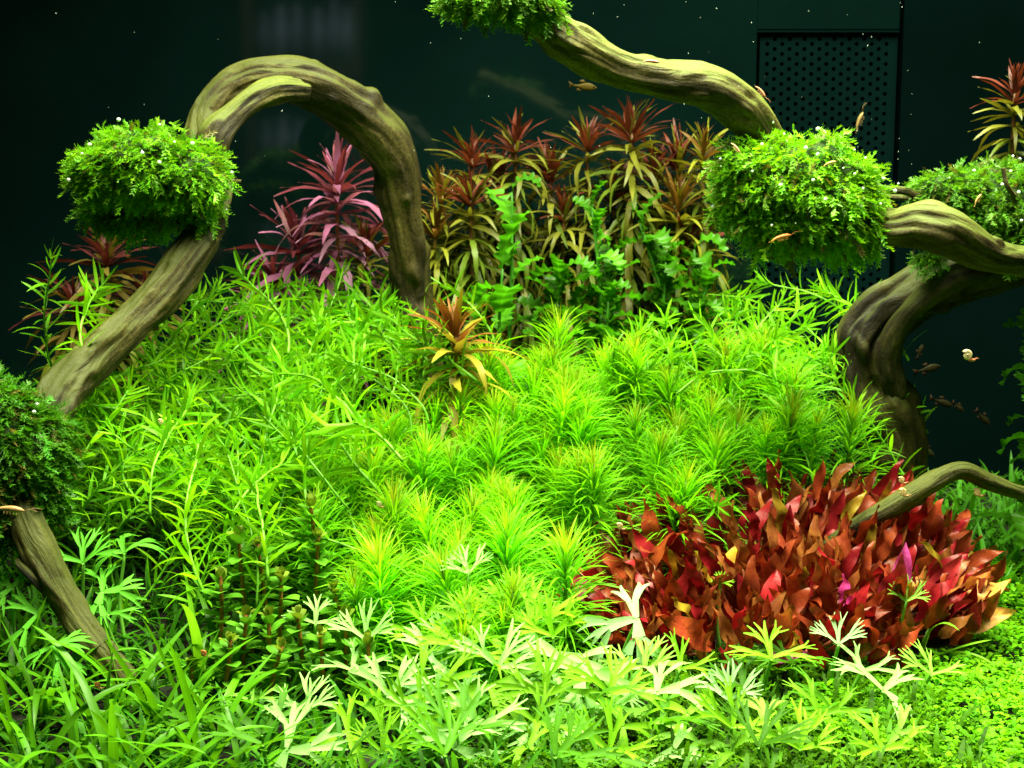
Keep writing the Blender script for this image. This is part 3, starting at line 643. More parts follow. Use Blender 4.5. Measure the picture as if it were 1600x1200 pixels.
for k,(lab,px,py,Y_,h,n,ln,br) in enumerate([
 ('pale emerald lobed plant with curled top leaves, right of the whorled stems',800,300,.40,.17,6,.040,1.5),
 ('broad bright lobed leaf cluster left of the emerald bushes',785,420,.36,.12,6,.046,1.6),
 ('upright emerald lobed plant with curled tip, centre back',925,325,.39,.17,9,.034,1.25),
 ('dark emerald lobed plant with bending crown, right of centre back',1000,350,.41,.16,9,.034,.8),
 ('dark emerald lobed bush in the shade behind the needle stems, left part',880,430,.38,.12,12,.036,.8),
 ('dark emerald lobed bush in the shade behind the needle stems, middle part',955,410,.40,.13,14,.036,.7),
 ('dark emerald lobed bush in the shade behind the needle stems, right part',1040,410,.40,.13,14,.036,.75),
 ('emerald lobed plant spreading toward the filter panel',1110,430,.40,.12,10,.034,.8),
 ('emerald lobed plant low behind the tallest needle stem',950,470,.37,.09,10,.036,.75),
 ('low emerald lobed plant in front of the olive stems, left of the moss ball',1085,390,.43,.14,9,.034,.9),
 ('dim emerald lobed plant at the right edge',1605,520,.26,.2,12,.035,.8)]):
    lobed_plant(lab,px,py,Y_,h,(n if br>1.4 else int(n*1.7)+3),ln*(1.2 if br>1.4 else 1.08),500+k,br*.8 if br>1.4 else br,None,1.35 if br>1.4 else 1.25)

# ---- red-leaved bush: each leaf a part
RB=[leaf(12,.140,.6,1.0,b,.1,.3,wave=.42,nw=w_,twist=t,ph=p_) for b,w_,t,p_ in ((.3,1.5,.2,0),(.8,2,-.4,1),(1.1,1.6,.5,2),(-.3,2.2,.3,3),(.5,2.6,-.7,4),(1.6,1.4,.2,5))]
RL=[]
for b in RB:
    g=Geo(); g.add(*b); RL.append(g.mesh('red_leaf',M_red))
bc=np.array((.209,.155,0)); bc[2]=ground(bc[0],bc[1])-.005
t=thing('red_leaf_plant','large red and rust coloured leafy bush at lower right','aquatic plant',bc)
r=np.random.RandomState(77); RC=[((.31,.042,.014),.38),((.34,.095,.026),.24),((.32,.010,.018),.25),((.36,.20,.02),.06),((.24,.03,.012),.07)]
g=Geo()
N_=0
JL=[]
while N_<900:
    x,y=r.uniform(-1,1,2)
    if x*x+y*y>1: continue
    rad=math.hypot(x,y); X_=x*.158; Y_=y*.118
    H=(.105+.034*y+.020*x)*(1-.58*rad**2.6)+.012
    dep=r.rand()**1.6; z=H*(1-.62*dep)
    N_+=1
    lean_=(.10+.70*rad)*r.uniform(.6,1.15); a=math.atan2(y,x)+r.normal(0,.5)
    d=unit((math.cos(a)*lean_,math.sin(a)*lean_-.12,1.0+r.normal(0,.1)))
    l=r.uniform(.030,.050)*(1.0 if r.rand()<.85 else 1.2)
    pos=np.array((X_,Y_,max(.004,z-l*.55*d[2])))
    up=np.array((-d[0]*.5+r.normal(0,.6),-.8+r.normal(0,.5),.5))
    k=r.rand(); acc=0
    for c,pb in RC:
        acc+=pb
        if k<acc: break
    if N_>285: pos[2]=max(.004,pos[2]*(.93-.3*r.rand()))
    c=np.array(c)*r.uniform(.42,.85); ki=r.randint(6); wl=l*r.uniform(.8,1.25)
    if N_<=285: obj('leaf',RL[ki],t,M4(pos,frame(d,up),l,wl),c)
    else: JL.append((ki,frame(d,up)*np.array((l,wl,l))[None,:],pos,c))
    if N_%3==0: tube(g,np.array([(X_*.6,Y_*.6,0),(X_*.85,Y_*.85,pos[2]*.6),pos]),.0014,5,(.3,.08,.04))
obj('stems',g.mesh('stems',M_stem),t)
g=Geo()
for k in range(6):
    q=[j for j in JL if j[0]==k]; g.inst(RB[k],np.array([j[1] for j in q]),np.array([j[2] for j in q]),np.array([j[3] for j in q]))
obj('inner_leaves',g.mesh('inner_leaves',M_red),t,kind='stuff')
def redleaf(px,py,Y,l,c,up,d,k): obj('leaf',RL[k],t,M4(P(px,py,Y)-bc,frame(d,up),l,l*1.25),c)
redleaf(1375,985,.065,.062,(0.315, 0.021, 0.035),(-.2,-1,.3),(.28,.1,1),3)
redleaf(1405,930,.07,.04,(.50,.05,.30),(-.3,-1,.4),(.1,.05,1),0)
redleaf(1440,960,.09,.055,(0.28, 0.014, 0.021),(-.4,-1,.4),(.6,.1,.9),0)
redleaf(1480,950,.10,.06,(.48,.20,.05),(-.4,-.9,.6),(1,.1,.5),1)
redleaf(1490,985,.095,.05,(.50,.22,.05),(-.3,-.8,.8),(1,.0,.35),0)
redleaf(1325,960,.06,.03,(.48,.03,.22),(-.2,-1,.2),(-.1,.1,1),4)
redleaf(1200,1030,.035,.03,(.46,.07,.30),(-.2,-.6,.8),(1,-.1,.2),0)

# ---- grass tufts
GB=[leaf(10,.032,.18,.6,b,.1,.25,twist=t_) for b,t_ in ((.7,.2),(1.2,-.3),(1.7,.4),(2.2,0),(.3,.6))]
GL=[]
for b in GB:
    g=Geo(); g.add(*b); GL.append(g.mesh('grass_blade',M_grass))
def tuft(label,px,py,Y,n,ln,seed,col=(.085,.29,.006),group=None,wide=1.0):
    r=np.random.RandomState(seed); p=P(px,py,Y); p[2]=ground(p[0],p[1])-.003
    t=thing('grass_tuft',label,'aquatic plant',p,group=group)
    for k in range(n):
        a=k*2.4+r.uniform(-.5,.5); e=math.radians(r.uniform(32,84)); d=(math.cos(a)*math.cos(e),math.sin(a)*math.cos(e),math.sin(e)); l=ln*r.uniform(.65,1.25)
        obj('blade',GL[r.randint(5)],t,M4((math.cos(a)*.004,math.sin(a)*.004,0),frame(d,(0,0,1)),l,l*wide),np.array(col)*r.uniform(.75,1.3))
TF=[(30,1130),(120,1160),(210,1150),(70,1080),(160,1100),(250,1090),(320,1150),(290,1050),(20,1040),(110,1040),(200,1060),(340,1090),(60,1190),(180,1200),(270,1195),(380,1180),(-20,1100),(350,1010),(30,980)]
TF.sort(key=lambda a:-a[1])
for k in range(3):
    rw=sorted(TF[k*7:(k+1)*7])
    for j,(px,py) in enumerate(rw):
        tuft('arching grass-green tuft in the lower left corner, '+ordl(j,len(rw))+' of the '+['nearest row','middle row','rear row'][k],px,py+40,np.interp(py,[980,1200],[.03,-.13]),9,.080,600+k*10+j,group='grass tufts in the lower left corner',wide=1.05)
for k,(px,py,Y_) in enumerate([(1500,860,.28),(1560,850,.26),(1600,880,.24),(1530,830,.32),(1590,820,.33),(1470,820,.30),(1550,900,.2),(1510,790,.38),(1580,785,.42),(1450,800,.36)]):
    tuft('dark green grassy tuft at the right edge, '+['right behind the red bush tip','under the bent stick','cut by the picture edge and nearest','farther back under the stick','farthest in the right corner','left of the others beside the red bush','on the rim of the bright carpet','dim and far back beside the twisted trunk','dim and far back at the picture edge','dim one hidden at the twisted trunk foot'][k],px,py,Y_,8,.07,640+k,(.07,.30,.015),'grass tufts at the right edge',1.1)
for k,(px,py,Y_,ln,lab) in enumerate([(1400,800,.21,.075,'bright thin grassy tuft before the dark trunk, behind the red bush'),(1350,770,.23,.055,'short bright grassy tuft left of the dark trunk foot'),(1440,900,.10,.07,'thin bright grassy tuft growing through the right side of the red bush'),(1480,1010,.07,.03,'small low grassy tuft on the bright carpet')]):
    tuft(lab,px,py,Y_,6,ln,660+k,(.24,.55,.03),None,.7)
tuft('long single-arched grass blades beside the round-leaved stems at left',315,1010,.01,4,.10,670,(.20,.52,.02),None,1.0)

# ---- round-leaved upright stems
RDB=[leaf(5,.36,.45,.35,b,.1,.25) for b in (.2,.6,-.4)]
RDL=[]
for b in RDB:
    g=Geo(); g.add(*b); RDL.append(g.mesh('round_leaf',M_round))
RS=[(345,900,.03),(372,835,.06),(402,850,.06),(440,900,.035),(485,785,.085),(497,838,.07),(420,960,.01),(465,960,.015),(385,960,.015),(500,990,.0),(540,960,.02),(360,1000,0.),(440,1010,-.01),(575,1000,.0),(300,1040,-.005),(520,920,.035)]
RS.sort()
for k,(px,py,Y_) in enumerate(RS):
    r=np.random.RandomState(700+k); top=P(px,py,Y_); gz=ground(top[0],top[1])-.004; h=max(.03,top[2]-gz); base=np.array((top[0]+r.uniform(-.012,.012),top[1]+r.uniform(-.005,.005),gz))
    t=thing('round_leaf_stem',f'upright reddish stem with small round green leaves, {ordl(k,len(RS))} of the round-leaved cluster','aquatic plant',base,group='round-leaved stems at lower left')
    q=catmull([(0,0,0),(top-base)*.5+np.array((.003*r.randn(),0,0)),top-base],6); s=Geo(); tube(s,q,np.linspace(.0019,.0014,len(q)),6,(.36,.13,.03)); obj('stem',s.mesh('stem',M_stem),t)
    z=0.; a0=r.uniform(0,3); k2=0
    while z<h*.9:
        f=1-z/h; i0=f*(len(q)-1); a_=int(i0); b_=min(a_+1,len(q)-1); pos=q[a_]+(q[b_]-q[a_])*(i0-a_)
        for j in range(2):
            a=a0+math.pi*j; e=math.radians(np.interp(k2,[0,1,2,3,5,9],[72,58,46,34,14,2])+r.normal(0,6)); d=(math.cos(a)*math.cos(e),math.sin(a)*math.cos(e),math.sin(e))
            c=np.array((.10,.31,.016)) if k2>2 else np.array((.18,.27,.025))
            obj('leaf',RDL[r.randint(3)],t,M4(pos,frame(d,(0,0,1)),np.interp(k2,[0,2,5],[.0070,.0100,.0150])*r.uniform(.9,1.15)),c*r.uniform(.8,1.2))
        a0+=1.57; z+=np.interp(k2,[0,1,2,4,9],[.0015,.0025,.0035,.0055,.0062]); k2+=1

# ---- split (palmate) leaves on stalks in the foreground
def palmate(seed,elev,droop,spread=250,width=1.0):
    r=np.random.RandomState(seed); g=Geo(); nl=3
    def to3(p):
        rr=math.hypot(*p); 
        if rr<1e-6: return np.array((0,0,0.))
        aa=math.atan2(p[1],p[0]); z=math.tan(elev)*rr - droop*rr*rr + .10*rr*math.sin(2.3*aa+seed) + .04*rr*math.sin(9*aa+seed*2)
        k=1/math.sqrt(1+ (math.tan(elev)-droop*rr)**2)
        return np.array((p[0]*k,p[1]*k,z*k))
    def rib(pa,pb,ang,ln,w1,depth):
        pa=np.array(pa);pb=np.array(pb); c=(pa+pb)/2; w0=np.linalg.norm(pb-pa)/2; n=3; curve=r.uniform(-.25,.25); rows=[(pa,pb)]; a=ang
        for i in range(1,n+1):
            a=ang+curve*i/n; c=c+np.array((math.cos(a),math.sin(a)))*ln/n; w_=w0+(w1-w0)*(i/n); sd=np.array((math.sin(a),-math.cos(a))); rows.append((c+sd*w_,c-sd*w_))
        V=[];U=[]
        for i,(x,y) in enumerate(rows):
            wq=np.linalg.norm(y-x)
            for kq,q in enumerate((x,(x+y)/2,y)): V.append(to3(q)+np.array((0,0,0. if kq==1 else .22*wq)));U.append((i/n,kq*.5))
        F=[(i*3+j,i*3+j+1,(i+1)*3+j+1,(i+1)*3+j) for i in range(n) for j in range(2)]
        g.add(V,np.array(F),U)
        x,y=rows[-1]
        if depth>0:
            k=3 if r.rand()<.3 else 2; ed=[x+(y-x)*i/k for i in range(k+1)]; sp=.62 if depth==2 else .5
            for i in range(k):
                off=(i-(k-1)/2)*sp*(1 if k==3 else 1.15)
                rib(ed[i],ed[i+1],a+off,(.36 if depth==2 else .24)*r.uniform(.7,1.25),(.076*width if depth==2 else .013),depth-1)
    hub=.03
    for i in range(nl):
        ang=math.radians((i-(nl-1)/2)*spread/(nl)); sd=np.array((math.sin(ang),-math.cos(ang)))*.05; c=np.array((math.cos(ang),math.sin(ang)))*hub
        rib(c+sd,c-sd,ang,.38*r.uniform(.8,1.2),.098*width,2)
    A_=np.arange(8)*math.pi/4; hv=np.vstack(([[0,0,-.004]],np.stack((np.cos(A_)*.05,np.sin(A_)*.05,np.full(8,.012*math.tan(elev))),1)))
    g.add(hv,np.array([(0,k+1,(k+1)%8+1) for k in range(8)]))
    return g.mesh('palmate_leaf',M_palm)
PM_UP=[palmate(k+1,math.radians(e),dr,sp) for k,(e,sp,dr) in enumerate(((36,220,.2),(30,260,.3),(40,230,.25),(28,280,.3),(34,250,.4),(25,240,.15)))]
PM_FL=[palmate(k+21,math.radians(e),dr,sp,1.15) for k,(e,dr,sp) in enumerate(((18,.35,290),(8,.5,260),(25,.7,300),(12,.9,300),(30,.5,250),(5,.25,280),(35,1.0,280),(28,.8,240)))]
def stalked(label,px,py,Y,size,mesh,yaw,tilt,col,group,roll=0.):
    c=P(px,py,Y); gz=ground(c[0],c[1])-.004; r=R; base=np.array((c[0]+r.uniform(-.012,.012),c[1]+r.uniform(-.004,.016),min(gz,c[2]-.01)))
    t=thing('split_leaf_plant',label,'aquatic plant',base,group=group)
    q=catmull([(0,0,0),(c-base)*.5+np.array((r.uniform(-.006,.006),.002,0)),c-base],6); s=Geo(); tube(s,q,np.linspace(.0016,.0012,len(q)),6,(.16,.42,.05)); obj('stalk',s.mesh('stalk',M_stem),t)
    Rm=Matrix.Rotation(tilt,3,'X')@Matrix.Rotation(roll,3,'Y')@Matrix.Rotation(yaw,3,'Z')
    obj('leaf_blade',mesh,t,M4(c-base,np.array(Rm),size),col)
PAL=(.28,.60,.07)
# (px, py) of the point where the stalk meets the blade, width in px, depth, up=True for fans
SP=[(733,897,60,.04,1,'pale split leaf on the tallest stalk before the needle-leaved stems'),
(493,975,62,.02,1,'pale fan-shaped split leaf on a stalk, leftmost over the round-leaved stems'),
(572,1000,75,0.,1,'large pale fan-shaped split leaf before the round-leaved stems'),
(550,1048,70,-.01,1,'split leaf on a short stalk below the large pale fan'),
(480,1110,72,-.04,1,'pale split leaf low in front of the round-leaved stems'),
(692,1082,78,-.03,1,'whitish split leaf lying open left of bottom centre'),
(690,1000,62,.0,1,'green upright split fan right of the large pale fan'),
(800,938,58,.03,1,'slim upright split fan in front of the needle stems at centre'),
(840,985,62,.01,1,'upright yellow-green split leaf left of the red bush'),
(995,968,105,.02,0,'wide whitish split leaf spread over the left edge of the red bush'),
(1008,1050,78,-.01,1,'fan-shaped split leaf with a small snail at its heart'),
(1062,1046,66,0.,1,'bright green upright split fan below the red bush'),
(1140,1095,75,-.03,1,'white overexposed split leaf right of bottom centre'),
(1205,1030,85,.0,1,'large green split leaf standing before the red bush middle'),
(1310,1008,62,.015,1,'white fan split leaf before the red bush, right part'),
(1345,1050,66,.0,1,'green split fan close behind the wide pale leaf at right'),
(1380,1080,90,-.02,0,'wide pale split leaf on the carpet below the red bush right end'),
(1455,1055,64,.01,1,'thin-stalked split leaf rightmost beside the carpet'),
(1415,940,48,.05,1,'small split leaf growing up through the red bush at right'),
(1125,912,26,.075,1,'tiny closed bright green split leaf inside the red bush'),
(860,1130,105,-.06,0,'large pale drooping split leaf at bottom centre'),
(740,1140,90,-.06,0,'pale split leaf low at bottom, left of centre'),
(1090,1160,110,-.08,0,'broad split leaf at the bottom edge right of centre'),
(1200,1155,110,-.075,0,'wide bright split leaf at the bottom edge below the red bush'),
(1385,1165,90,-.08,0,'split leaf at the bottom edge on the carpet'),
(960,1110,100,-.045,0,'wide yellowish split leaf at lower centre'),
(600,1140,95,-.06,0,'broad green split leaf at the bottom left of centre'),
(395,1095,45,-.04,1,'small half-open split leaf beside the grass tufts'),
(130,880,72,.03,1,'bright green split leaf behind the slanting driftwood foot'),
(160,925,70,.02,0,'flat green split leaf right of the slanting driftwood foot'),
(195,865,70,.045,0,'drooping green split leaf under the narrow-leaved tangle at left'),
(170,960,60,.015,1,'dark green split leaf just above the grass tufts'),
(60,960,75,.0,0,'green split leaf left of the driftwood foot'),
(85,1010,70,-.03,0,'green split leaf low left in front of the driftwood foot'),
(20,920,65,.02,0,'green split leaf at the left edge below the dark moss')]
for k,(px,py,wd,Y_,up,lab) in enumerate(SP):
    left=px<220
    m=(PM_UP[k%6] if up else PM_FL[k%8]); col=np.array((.12,.45,.03)) if left else np.array(PAL)
    if 'whit' in lab: col=np.array((.42,.74,.34))  # blown-out highlights put into a whiter leaf colour
    elif 'pale' in lab: col=np.array((.36,.69,.20))  # strong light on these leaves put into a paler colour
    elif not left and 'green' in lab: col=np.array((.22,.56,.015))
    stalked(lab,px,py,Y_,wd*S(Y_)*.92,m,math.pi/2+R.uniform(-.3,.3) if up else R.uniform(0,6.28),R.uniform(.35,.75) if up else R.uniform(.4,.8),col,'split-leaved plants in the foreground',R.uniform(-.2,.2))
FAN=[]
for gy,(py,x0,x1,n) in enumerate(((985,640,900,4),(1035,610,960,5),(1085,560,1080,6),(1130,470,1330,8),(1180,420,1440,9))):
    for j in range(n):
        FAN.append((gy,j,n,x0+(x1-x0)*(j+.5)/n+R.uniform(-28,28),py+R.uniform(-16,16)))
for gy,j,n,px,py in FAN:
    Yd=np.interp(py,[940,1200],[.03,-.115])
    lab='bright split leaf standing in the foreground bank, '+ordl(j,n)+' of its '+['highest','second','third','fourth','lowest'][gy]+' row'
    up=R.rand()<.6; col=np.array((.23,.56,.014))*R.uniform(.7,1.15) if R.rand()<.6 else np.array((.38,.70,.22))*R.uniform(.85,1.1)  # the paler share has bright highlights put into its colour
    stalked(lab,px,py,Yd,R.uniform(72,102)*S(Yd),(PM_UP if up else PM_FL)[R.randint(6)],math.pi/2+R.uniform(-.6,.6) if up else R.uniform(0,6.28),R.uniform(.4,.85),col,'split leaves standing in the foreground bank',R.uniform(-.3,.3))
def stalked_at(label,c,size,mesh,yaw,tilt,col,group,roll):
    base=np.array((c[0]+R.uniform(-.006,.006),c[1]+.004,ground(c[0],c[1])-.003)); t=thing('split_leaf_plant',label,'aquatic plant',base,group=group)
    s_=Geo(); tube(s_,np.array([(0,0,0),(c-base)*.5+np.array((.002,0,0)),c-base]),.0012,6,(.12,.36,.03)); obj('stalk',s_.mesh('stalk',M_stem),t)
    Rm=Matrix.Rotation(tilt,3,'X')@Matrix.Rotation(roll,3,'Y')@Matrix.Rotation(yaw,3,'Z'); obj('leaf_blade',mesh,t,M4(c-base,np.array(Rm),size),col)
LOW=[]
for j in range(22):
    x,y=R.uniform(-.22,.24),R.uniform(-.14,.05)
    if x<-.1 and y>-.05: y-=.08
    LOW.append((y,x))
LOW.sort()
for k in range(3):
    rw=sorted(LOW[k*8:(k+1)*8],key=lambda a:a[1])
    for j,(y,x) in enumerate(rw):
        c=np.array((x,y,ground(x,y)+R.uniform(.010,.028)))
        stalked_at('low green split leaf under the foreground bank, '+ordl(j,len(rw))+' of its '+['nearest','middle','rear'][k]+' row',c,R.uniform(.030,.042),PM_UP[R.randint(6)],R.uniform(0,6.28),R.uniform(0,.5),np.array((.09,.30,.006))*R.uniform(.5,1.0),'low split leaves under the foreground bank',R.uniform(-.3,.3))  # shade under the bank put into a darker leaf colour

# ------------------------------------------------------------------ carpet of tiny round leaves and curly fronds (nobody could count them)
disc=leaf(3,.42,.4,.35,.5,.2,.3)
def fieldpts(n,x0,x1,y0,y1,keep):
    x=R.uniform(x0,x1,n); y=R.uniform(y0,y1,n); q=keep(x,y); return x[q],y[q]
keep=lambda x,y: (x>.20+.9*np.minimum(y,0)*(-.35)+.03*np.sin(y*40))&~(((x-.232)/.15)**2+((y-.165)/.12)**2<.8)
x,y=fieldpts(60000,-.02,.62,-.22,.28,keep)
hum=np.array([.009*mnoise.noise(Vector((a*17,b*17,3)))+.004*mnoise.noise(Vector((a*60,b*60,3))) for a,b in zip(x,y)])
O=np.stack((x,y,ground(x,y)+.010+hum+R.uniform(-.007,.003,len(x))),1)
A=R.uniform(0,6.28,len(x)); E=R.uniform(-.2,1.0,len(x)); D=np.stack((np.cos(A)*np.cos(E),np.sin(A)*np.cos(E),np.sin(E)),1)
Fr=np.array([frame(d,(0,0,1)) for d in D])*R.uniform(.0034,.0056,len(x))[:,None,None]
g=Geo(); g.inst(disc,Fr,O,np.array((.21,.62,.010))*R.uniform(.7,1.25,(len(x),1))*np.stack((R.uniform(.75,1.25,len(x)),np.ones(len(x)),np.ones(len(x))),1))
o=obj('carpet_plant',g.mesh('carpet_plant',M_carpet),kind='stuff'); tag(o,'bright lime carpet of tiny round leaves at the lower right','aquatic plant')
cur=leaf(14,.065,.3,.6,1.0,.2,.1,wave=.6,nw=6)
x,y=fieldpts(4200,-.02,.36,-.17,.09,lambda x,y:(x<.30-.5*np.maximum(y,0))&(R.rand(len(x))<.8))
O=np.stack((x,y,ground(x,y)+.002),1); A=R.uniform(0,6.28,len(x)); E=R.uniform(.4,1.4,len(x)); D=np.stack((np.cos(A)*np.cos(E),np.sin(A)*np.cos(E),np.sin(E)),1)
Fr=np.array([frame(d,(0,0,1)) for d in D])*R.uniform(.014,.030,len(x))[:,None,None]
g=Geo(); g.inst(cur,Fr,O,np.array((.11,.33,.006))*R.uniform(.4,1.2,(len(x),1)))  # shaded gaps between the leaves put into this dark green
o=obj('curly_fronds',g.mesh('curly_fronds',M_carpet),kind='stuff'); tag(o,'mass of curly green fronds between the split leaves and the carpet','aquatic plant')
# low undergrowth of thin blades across the rest of the bed
ub=leaf(5,.05,.3,.6,.9,.1,.1)
x,y=fieldpts(15000,-.62,.66,-.2,.56,lambda x,y:((x<.05)|(y>.26)))
O=np.stack((x,y,ground(x,y)-.001),1); A=R.uniform(0,6.28,len(x)); E=R.uniform(.5,1.45,len(x)); D=np.stack((np.cos(A)*np.cos(E),np.sin(A)*np.cos(E),np.sin(E)),1)
Fr=np.array([frame(d,(0,0,1)) for d in D])*R.uniform(.018,.042,len(x))[:,None,None]
g=Geo(); g.inst(ub,Fr,O,np.array((.05,.21,.008))*R.uniform(.6,1.3,(len(x),1)))  # shade between the plants put into a low base colour
o=obj('undergrowth',g.mesh('undergrowth',M_carpet),kind='stuff'); tag(o,'dense green undergrowth of thin blades covering the soil','aquatic plant')

# ------------------------------------------------------------------ animals
def fish(label,px,py,Y,lpx,ang,col,fin):
    L=lpx*S(Y); c=P(px,py,Y); F=np.array(Matrix.Rotation(ang,3,'Y')); t=thing('fish',label,'fish',c,group='small fish')
    n=12; s=np.linspace(0,1,n); h=np.array([.01,.07,.11,.135,.145,.14,.125,.10,.075,.05,.038,.036]); g=Geo(); V=[]
    sd=10; an=np.arange(sd)*2*math.pi/sd
    for i in range(n):
        for a in an: V.append(((.5-s[i]*.8)*L,math.cos(a)*h[i]*.45*L,math.sin(a)*h[i]*L))
    Fc=[(i*sd+k,i*sd+(k+1)%sd,(i+1)*sd+(k+1)%sd,(i+1)*sd+k) for i in range(n-1) for k in range(sd)]
    Cc=np.tile(np.array(col),(len(V),1)); vz=np.array(V)[:,2]; Cc[vz<-.02*L]*=np.array((1.3,1.1,.9))
    g.add(V,[np.array(Fc),np.array([list(range(sd))]),np.array([[(n-1)*sd+k for k in range(sd)][::-1]])],None,Cc)
    Mx=M4((0,0,0),F); obj('body',g.mesh('body',M_fish),t,Mx)
    def finm(nm,pts):
        g=Geo(); p=np.array([(a*L,0,b*L) for a,b in pts]); q=p.copy(); q[:,1]=.006*L; p[:,1]=-.006*L; k=len(p)
        g.add(np.vstack((p,q)),[np.array([list(range(k))]),np.array([list(range(k,2*k))[::-1]]),np.array([(i,k+i,k+(i+1)%k,(i+1)%k) for i in range(k)])],None,fin); obj(nm,g.mesh(nm,M_fish),t,Mx)
    finm('tail_fin',[(-.28,.02),(-.5,.14),(-.44,0),(-.5,-.14),(-.28,-.02)])
    finm('dorsal_fin',[(.12,.13),(.02,.24),(-.12,.2),(-.1,.11)]); finm('anal_fin',[(-.02,-.125),(-.1,-.22),(-.2,-.12),(-.16,-.075)])
    for sgn in (-1,1):
        g=Geo(); g.add(BALL1[0]*.028*L+np.array((.40*L,sgn*.040*L,.03*L)),BALL1[1],None,(.01,.01,.01)); obj('eye',g.mesh('eye',M_fish),t,Mx)
fish('blurred orange fish swimming below the sloping driftwood branch',910,135,.40,44,.1,(.07,.05,.008),(.06,.04,.008))
D1=(.020,.018,.006); D2=(.028,.014,.006)
fish('small dark fish with pale tail streak, right of the twisted trunk',1448,577,.40,44,-.25+math.pi*0,D1,D2)
fish('dim fish upright behind the twisted trunk, smallest of the group',1437,550,.46,26,-1.2,D1,D2)
fish('dim fish in the dark hollow, left of the pair',1470,628,.42,40,.35,D1,D2)
fish('dim fish in the dark hollow, right of the pair',1497,635,.43,26,.7,D1,D2)
fish('small fish diving in the dark hollow below the floating snail',1535,652,.41,36,.8,D1,D2)
fish('dim greenish fish half hidden behind the twisted trunk foot',1448,703,.42,34,.75,(.03,.035,.01),D2)
def snail(label,px,py,Y,rpx,col,foot=(.45,.22,.10),body=True):
    c=P(px,py,Y); r_=rpx*S(Y); t=thing('snail',label,'snail',c,group='small snails')
    g=Geo(); n=60; a=np.linspace(0,2*math.pi*2.4,n); rr=r_*(.12+.62*(a/a[-1])**1.3)
    pts=np.stack((np.cos(a)*rr,-np.linspace(.5,0,n)*r_*.8,np.sin(a)*rr),1); tube(g,pts,np.maximum(rr*.52,.0002),9,col); obj('shell',g.mesh('shell',M_shell),t)
    if body:
        g=Geo(); q=catmull([(r_*.3,0,-r_*.6),(r_*.9,0,-r_*.85),(r_*1.45,0,-r_*.8)],4); tube(g,q,np.linspace(.42,.22,len(q))*r_,7,foot); obj('foot',g.mesh('foot',M_soft),t)
        for sg in (-1,1):
            g=Geo(); tube(g,np.array([(r_*1.4,sg*r_*.1,-r_*.75),(r_*1.75,sg*r_*.3,-r_*.5),(r_*2.0,sg*r_*.4,-r_*.55)]),.05*r_,5,foot); obj('tentacle',g.mesh('tentacle',M_soft),t)
SH=(.55,.36,.16)
snail('cream and orange snail floating alone in the dark hollow',1511,555,.2,9,(.75,.58,.34),(.6,.2,.1))
snail('brown snail under the thin driftwood stick',1526,769,.14,7,SH)
snail('pale snail at the upper edge of the red bush by the stick, upper one',1408,750,.14,6,SH)
snail('pale snail resting against the stick, lower one',1410,769,.12,7,(.6,.42,.18))
snail('small tan snail on the needle stems left of the red bush',968,822,.07,6,SH)
snail('small dark snail at the heart of a split leaf',1007,1046,-.018,5,(.10,.06,.02),body=False)
snail('red-brown snail on a grass blade at left',318,1021,-.01,6,(.35,.11,.03))
snail('dark red snail low in the grass at left',152,1071,-.06,6,(.30,.10,.03))
snail('small pale snail on a narrow leaf near the slanting driftwood',251,659,.12,5,(.5,.42,.18))
snail('tan snail on the needle stems at centre left',592,788,.11,5,(.40,.36,.18))
def shrimp(label,px,py,Y,lpx,ang,col):
    L=lpx*S(Y); c=P(px,py,Y); t=thing('shrimp',label,'shrimp',c,ry=ang,group='small shrimps')
    q=catmull([(.5*L,0,.02*L),(.25*L,0,.05*L),(0,0,.06*L),(-.25*L,0,.03*L),(-.45*L,0,-.06*L)],5); g=Geo(); m=len(q); tube(g,q,np.interp(np.linspace(0,1,m),[0,.15,.35,.7,1],[.02,.085,.10,.065,.03])*L,8,col); obj('body',g.mesh('body',M_soft),t)
    g=Geo(); v,f,u=leaf(4,.3,.5,.3,0,0,0); g.add(v*.2*L*np.array((-1,1,1))+np.array((-.43*L,0,-.05*L)),f,u,col); obj('tail_fan',g.mesh('tail_fan',M_soft),t)
    for k in range(5):
        for sg in (-1,1):
            x0=(.25-.1*k)*L; g=Geo(); tube(g,np.array([(x0,sg*.04*L,-.01*L),(x0+.03*L,sg*.09*L,-.08*L),(x0,sg*.1*L,-.16*L)]),.008*L,4,col); obj('leg',g.mesh('leg',M_soft),t)
    for sg in (-1,1):
        g=Geo(); tube(g,np.array([(.5*L,sg*.02*L,.04*L),(.75*L,sg*.1*L,.12*L),(1.0*L,sg*.2*L,.08*L)]),.005*L,4,col); obj('antenna',g.mesh('antenna',M_soft),t)
RSH=(.55,.16,.06)
shrimp('orange shrimp low on the largest moss ball',1220,372,.135,34,-.25,(.65,.20,.05))
shrimp('tan shrimp on the upper side of the largest moss ball',1296,256,.135,22,-.3,(.45,.30,.08))
shrimp('pinkish shrimp at the upper left of the largest moss ball',1149,231,.145,22,.9,(.60,.30,.18))
shrimp('reddish shrimp sitting on the bend of the sloping branch',1188,143,.165,24,.9,(.42,.18,.10))
shrimp('reddish shrimp lying along the top of the sloping branch',1017,97,.13,28,.1,(.42,.18,.10))
shrimp('tan shrimp on the moss at the right edge',1528,312,.20,20,-1.0,(.50,.30,.10))
shrimp('brown shrimp on the dark moss at the left edge',14,797,-.01,50,.1,(.35,.20,.08))
shrimp('faint shrimp swimming in front of the perforated panel',1343,190,.5,30,-1.2,(.30,.20,.07))

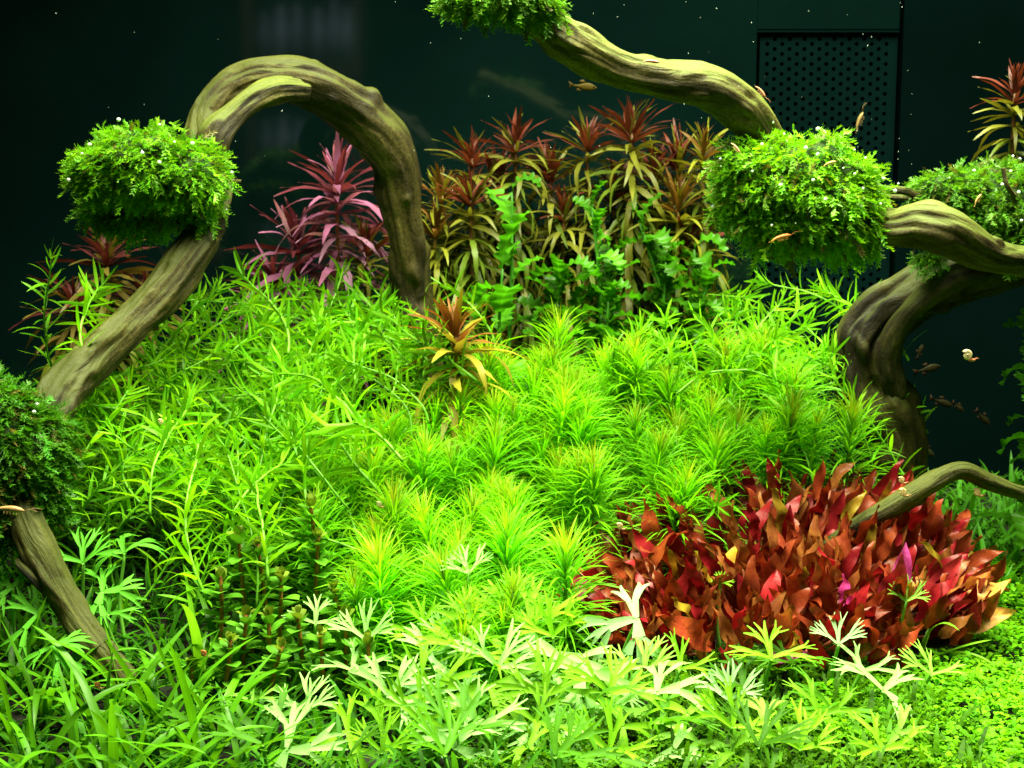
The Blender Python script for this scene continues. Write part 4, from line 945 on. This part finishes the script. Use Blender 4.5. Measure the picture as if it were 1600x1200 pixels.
# floating flecks in the water
g=Geo(); N_=70; px=np.concatenate((R.uniform(0,1600,40),R.uniform(1060,1430,30))); py=np.concatenate((R.uniform(0,420,40),R.uniform(0,260,30)))
O=np.array([P(a,b,c) for a,b,c in zip(px,py,R.uniform(0,.5,N_))]); Fr=np.array([frame(R.randn(3)+np.array((0,0,2.)),R.randn(3)) for _ in range(N_)])
sc=np.stack((R.uniform(.0006,.0030,N_)**1,np.full(N_,.0005),np.full(N_,.0005)),1)
g.inst(BALL1,Fr*sc[:,None,:]*.38,O,np.ones((N_,3)))
o=obj('floating_flecks',g.mesh('floating_flecks',M_fleck),kind='stuff'); tag(o,'tiny pale flecks drifting in the dark water','debris')

# ------------------------------------------------------------------ shop shelf behind the photographer, seen only mirrored in the dark back glass
M_sh=plain('shelf_goods',(1,1,1),rough=.6,var=.2,scale=12)
t=thing('shop_shelf','dim shop shelf with pale bottles, seen as a faint reflection at upper left','shelf',(-.62,-2.25,0))
def part(nm,x0,x1,y0,y1,z0,z1,c):
    g=Geo(); box(g,x0,x1,y0,y1,z0,z1,c); obj(nm,g.mesh(nm,M_sh,False),t)
part('back_panel',-.17,.17,-.14,-.13,0,1.15,(.10,.10,.11))
for sx in (-.17,.155): part('side_panel',sx,sx+.015,-.129,.06,0,1.15,(.25,.16,.10))
for z in (.12,.42,.72,1.02): part('shelf_board',-.154,.154,-.128,.06,z,z+.015,(.30,.2,.12))
def bottle(x,y,z,r_,h,c,lab):
    g=Geo(); tube(g,np.array([(0,0,0),(0,0,h*.62),(0,0,h*.72),(0,0,h*.8),(0,0,h)]),np.array((r_,r_,r_*.8,r_*.4,r_*.4)),10,c)
    b=thing('bottle',lab,'bottle',(-.62+x,-2.25+y,z),group='bottles on the reflected shelf'); obj('body',g.mesh('body',M_sh),b)
for z,zn in ((.135,'lowest'),(.435,'middle'),(.735,'top')):
    for k,x in enumerate((.13,.09,.04,-.02,-.07,-.12)): bottle(x,0,z,.019,R.uniform(.14,.22),np.array((.55,.65,.72))*R.uniform(.5,1.1),'faint pale bottle reflected at upper left, '+ordl(5-k,6)+' on the '+zn+' board')
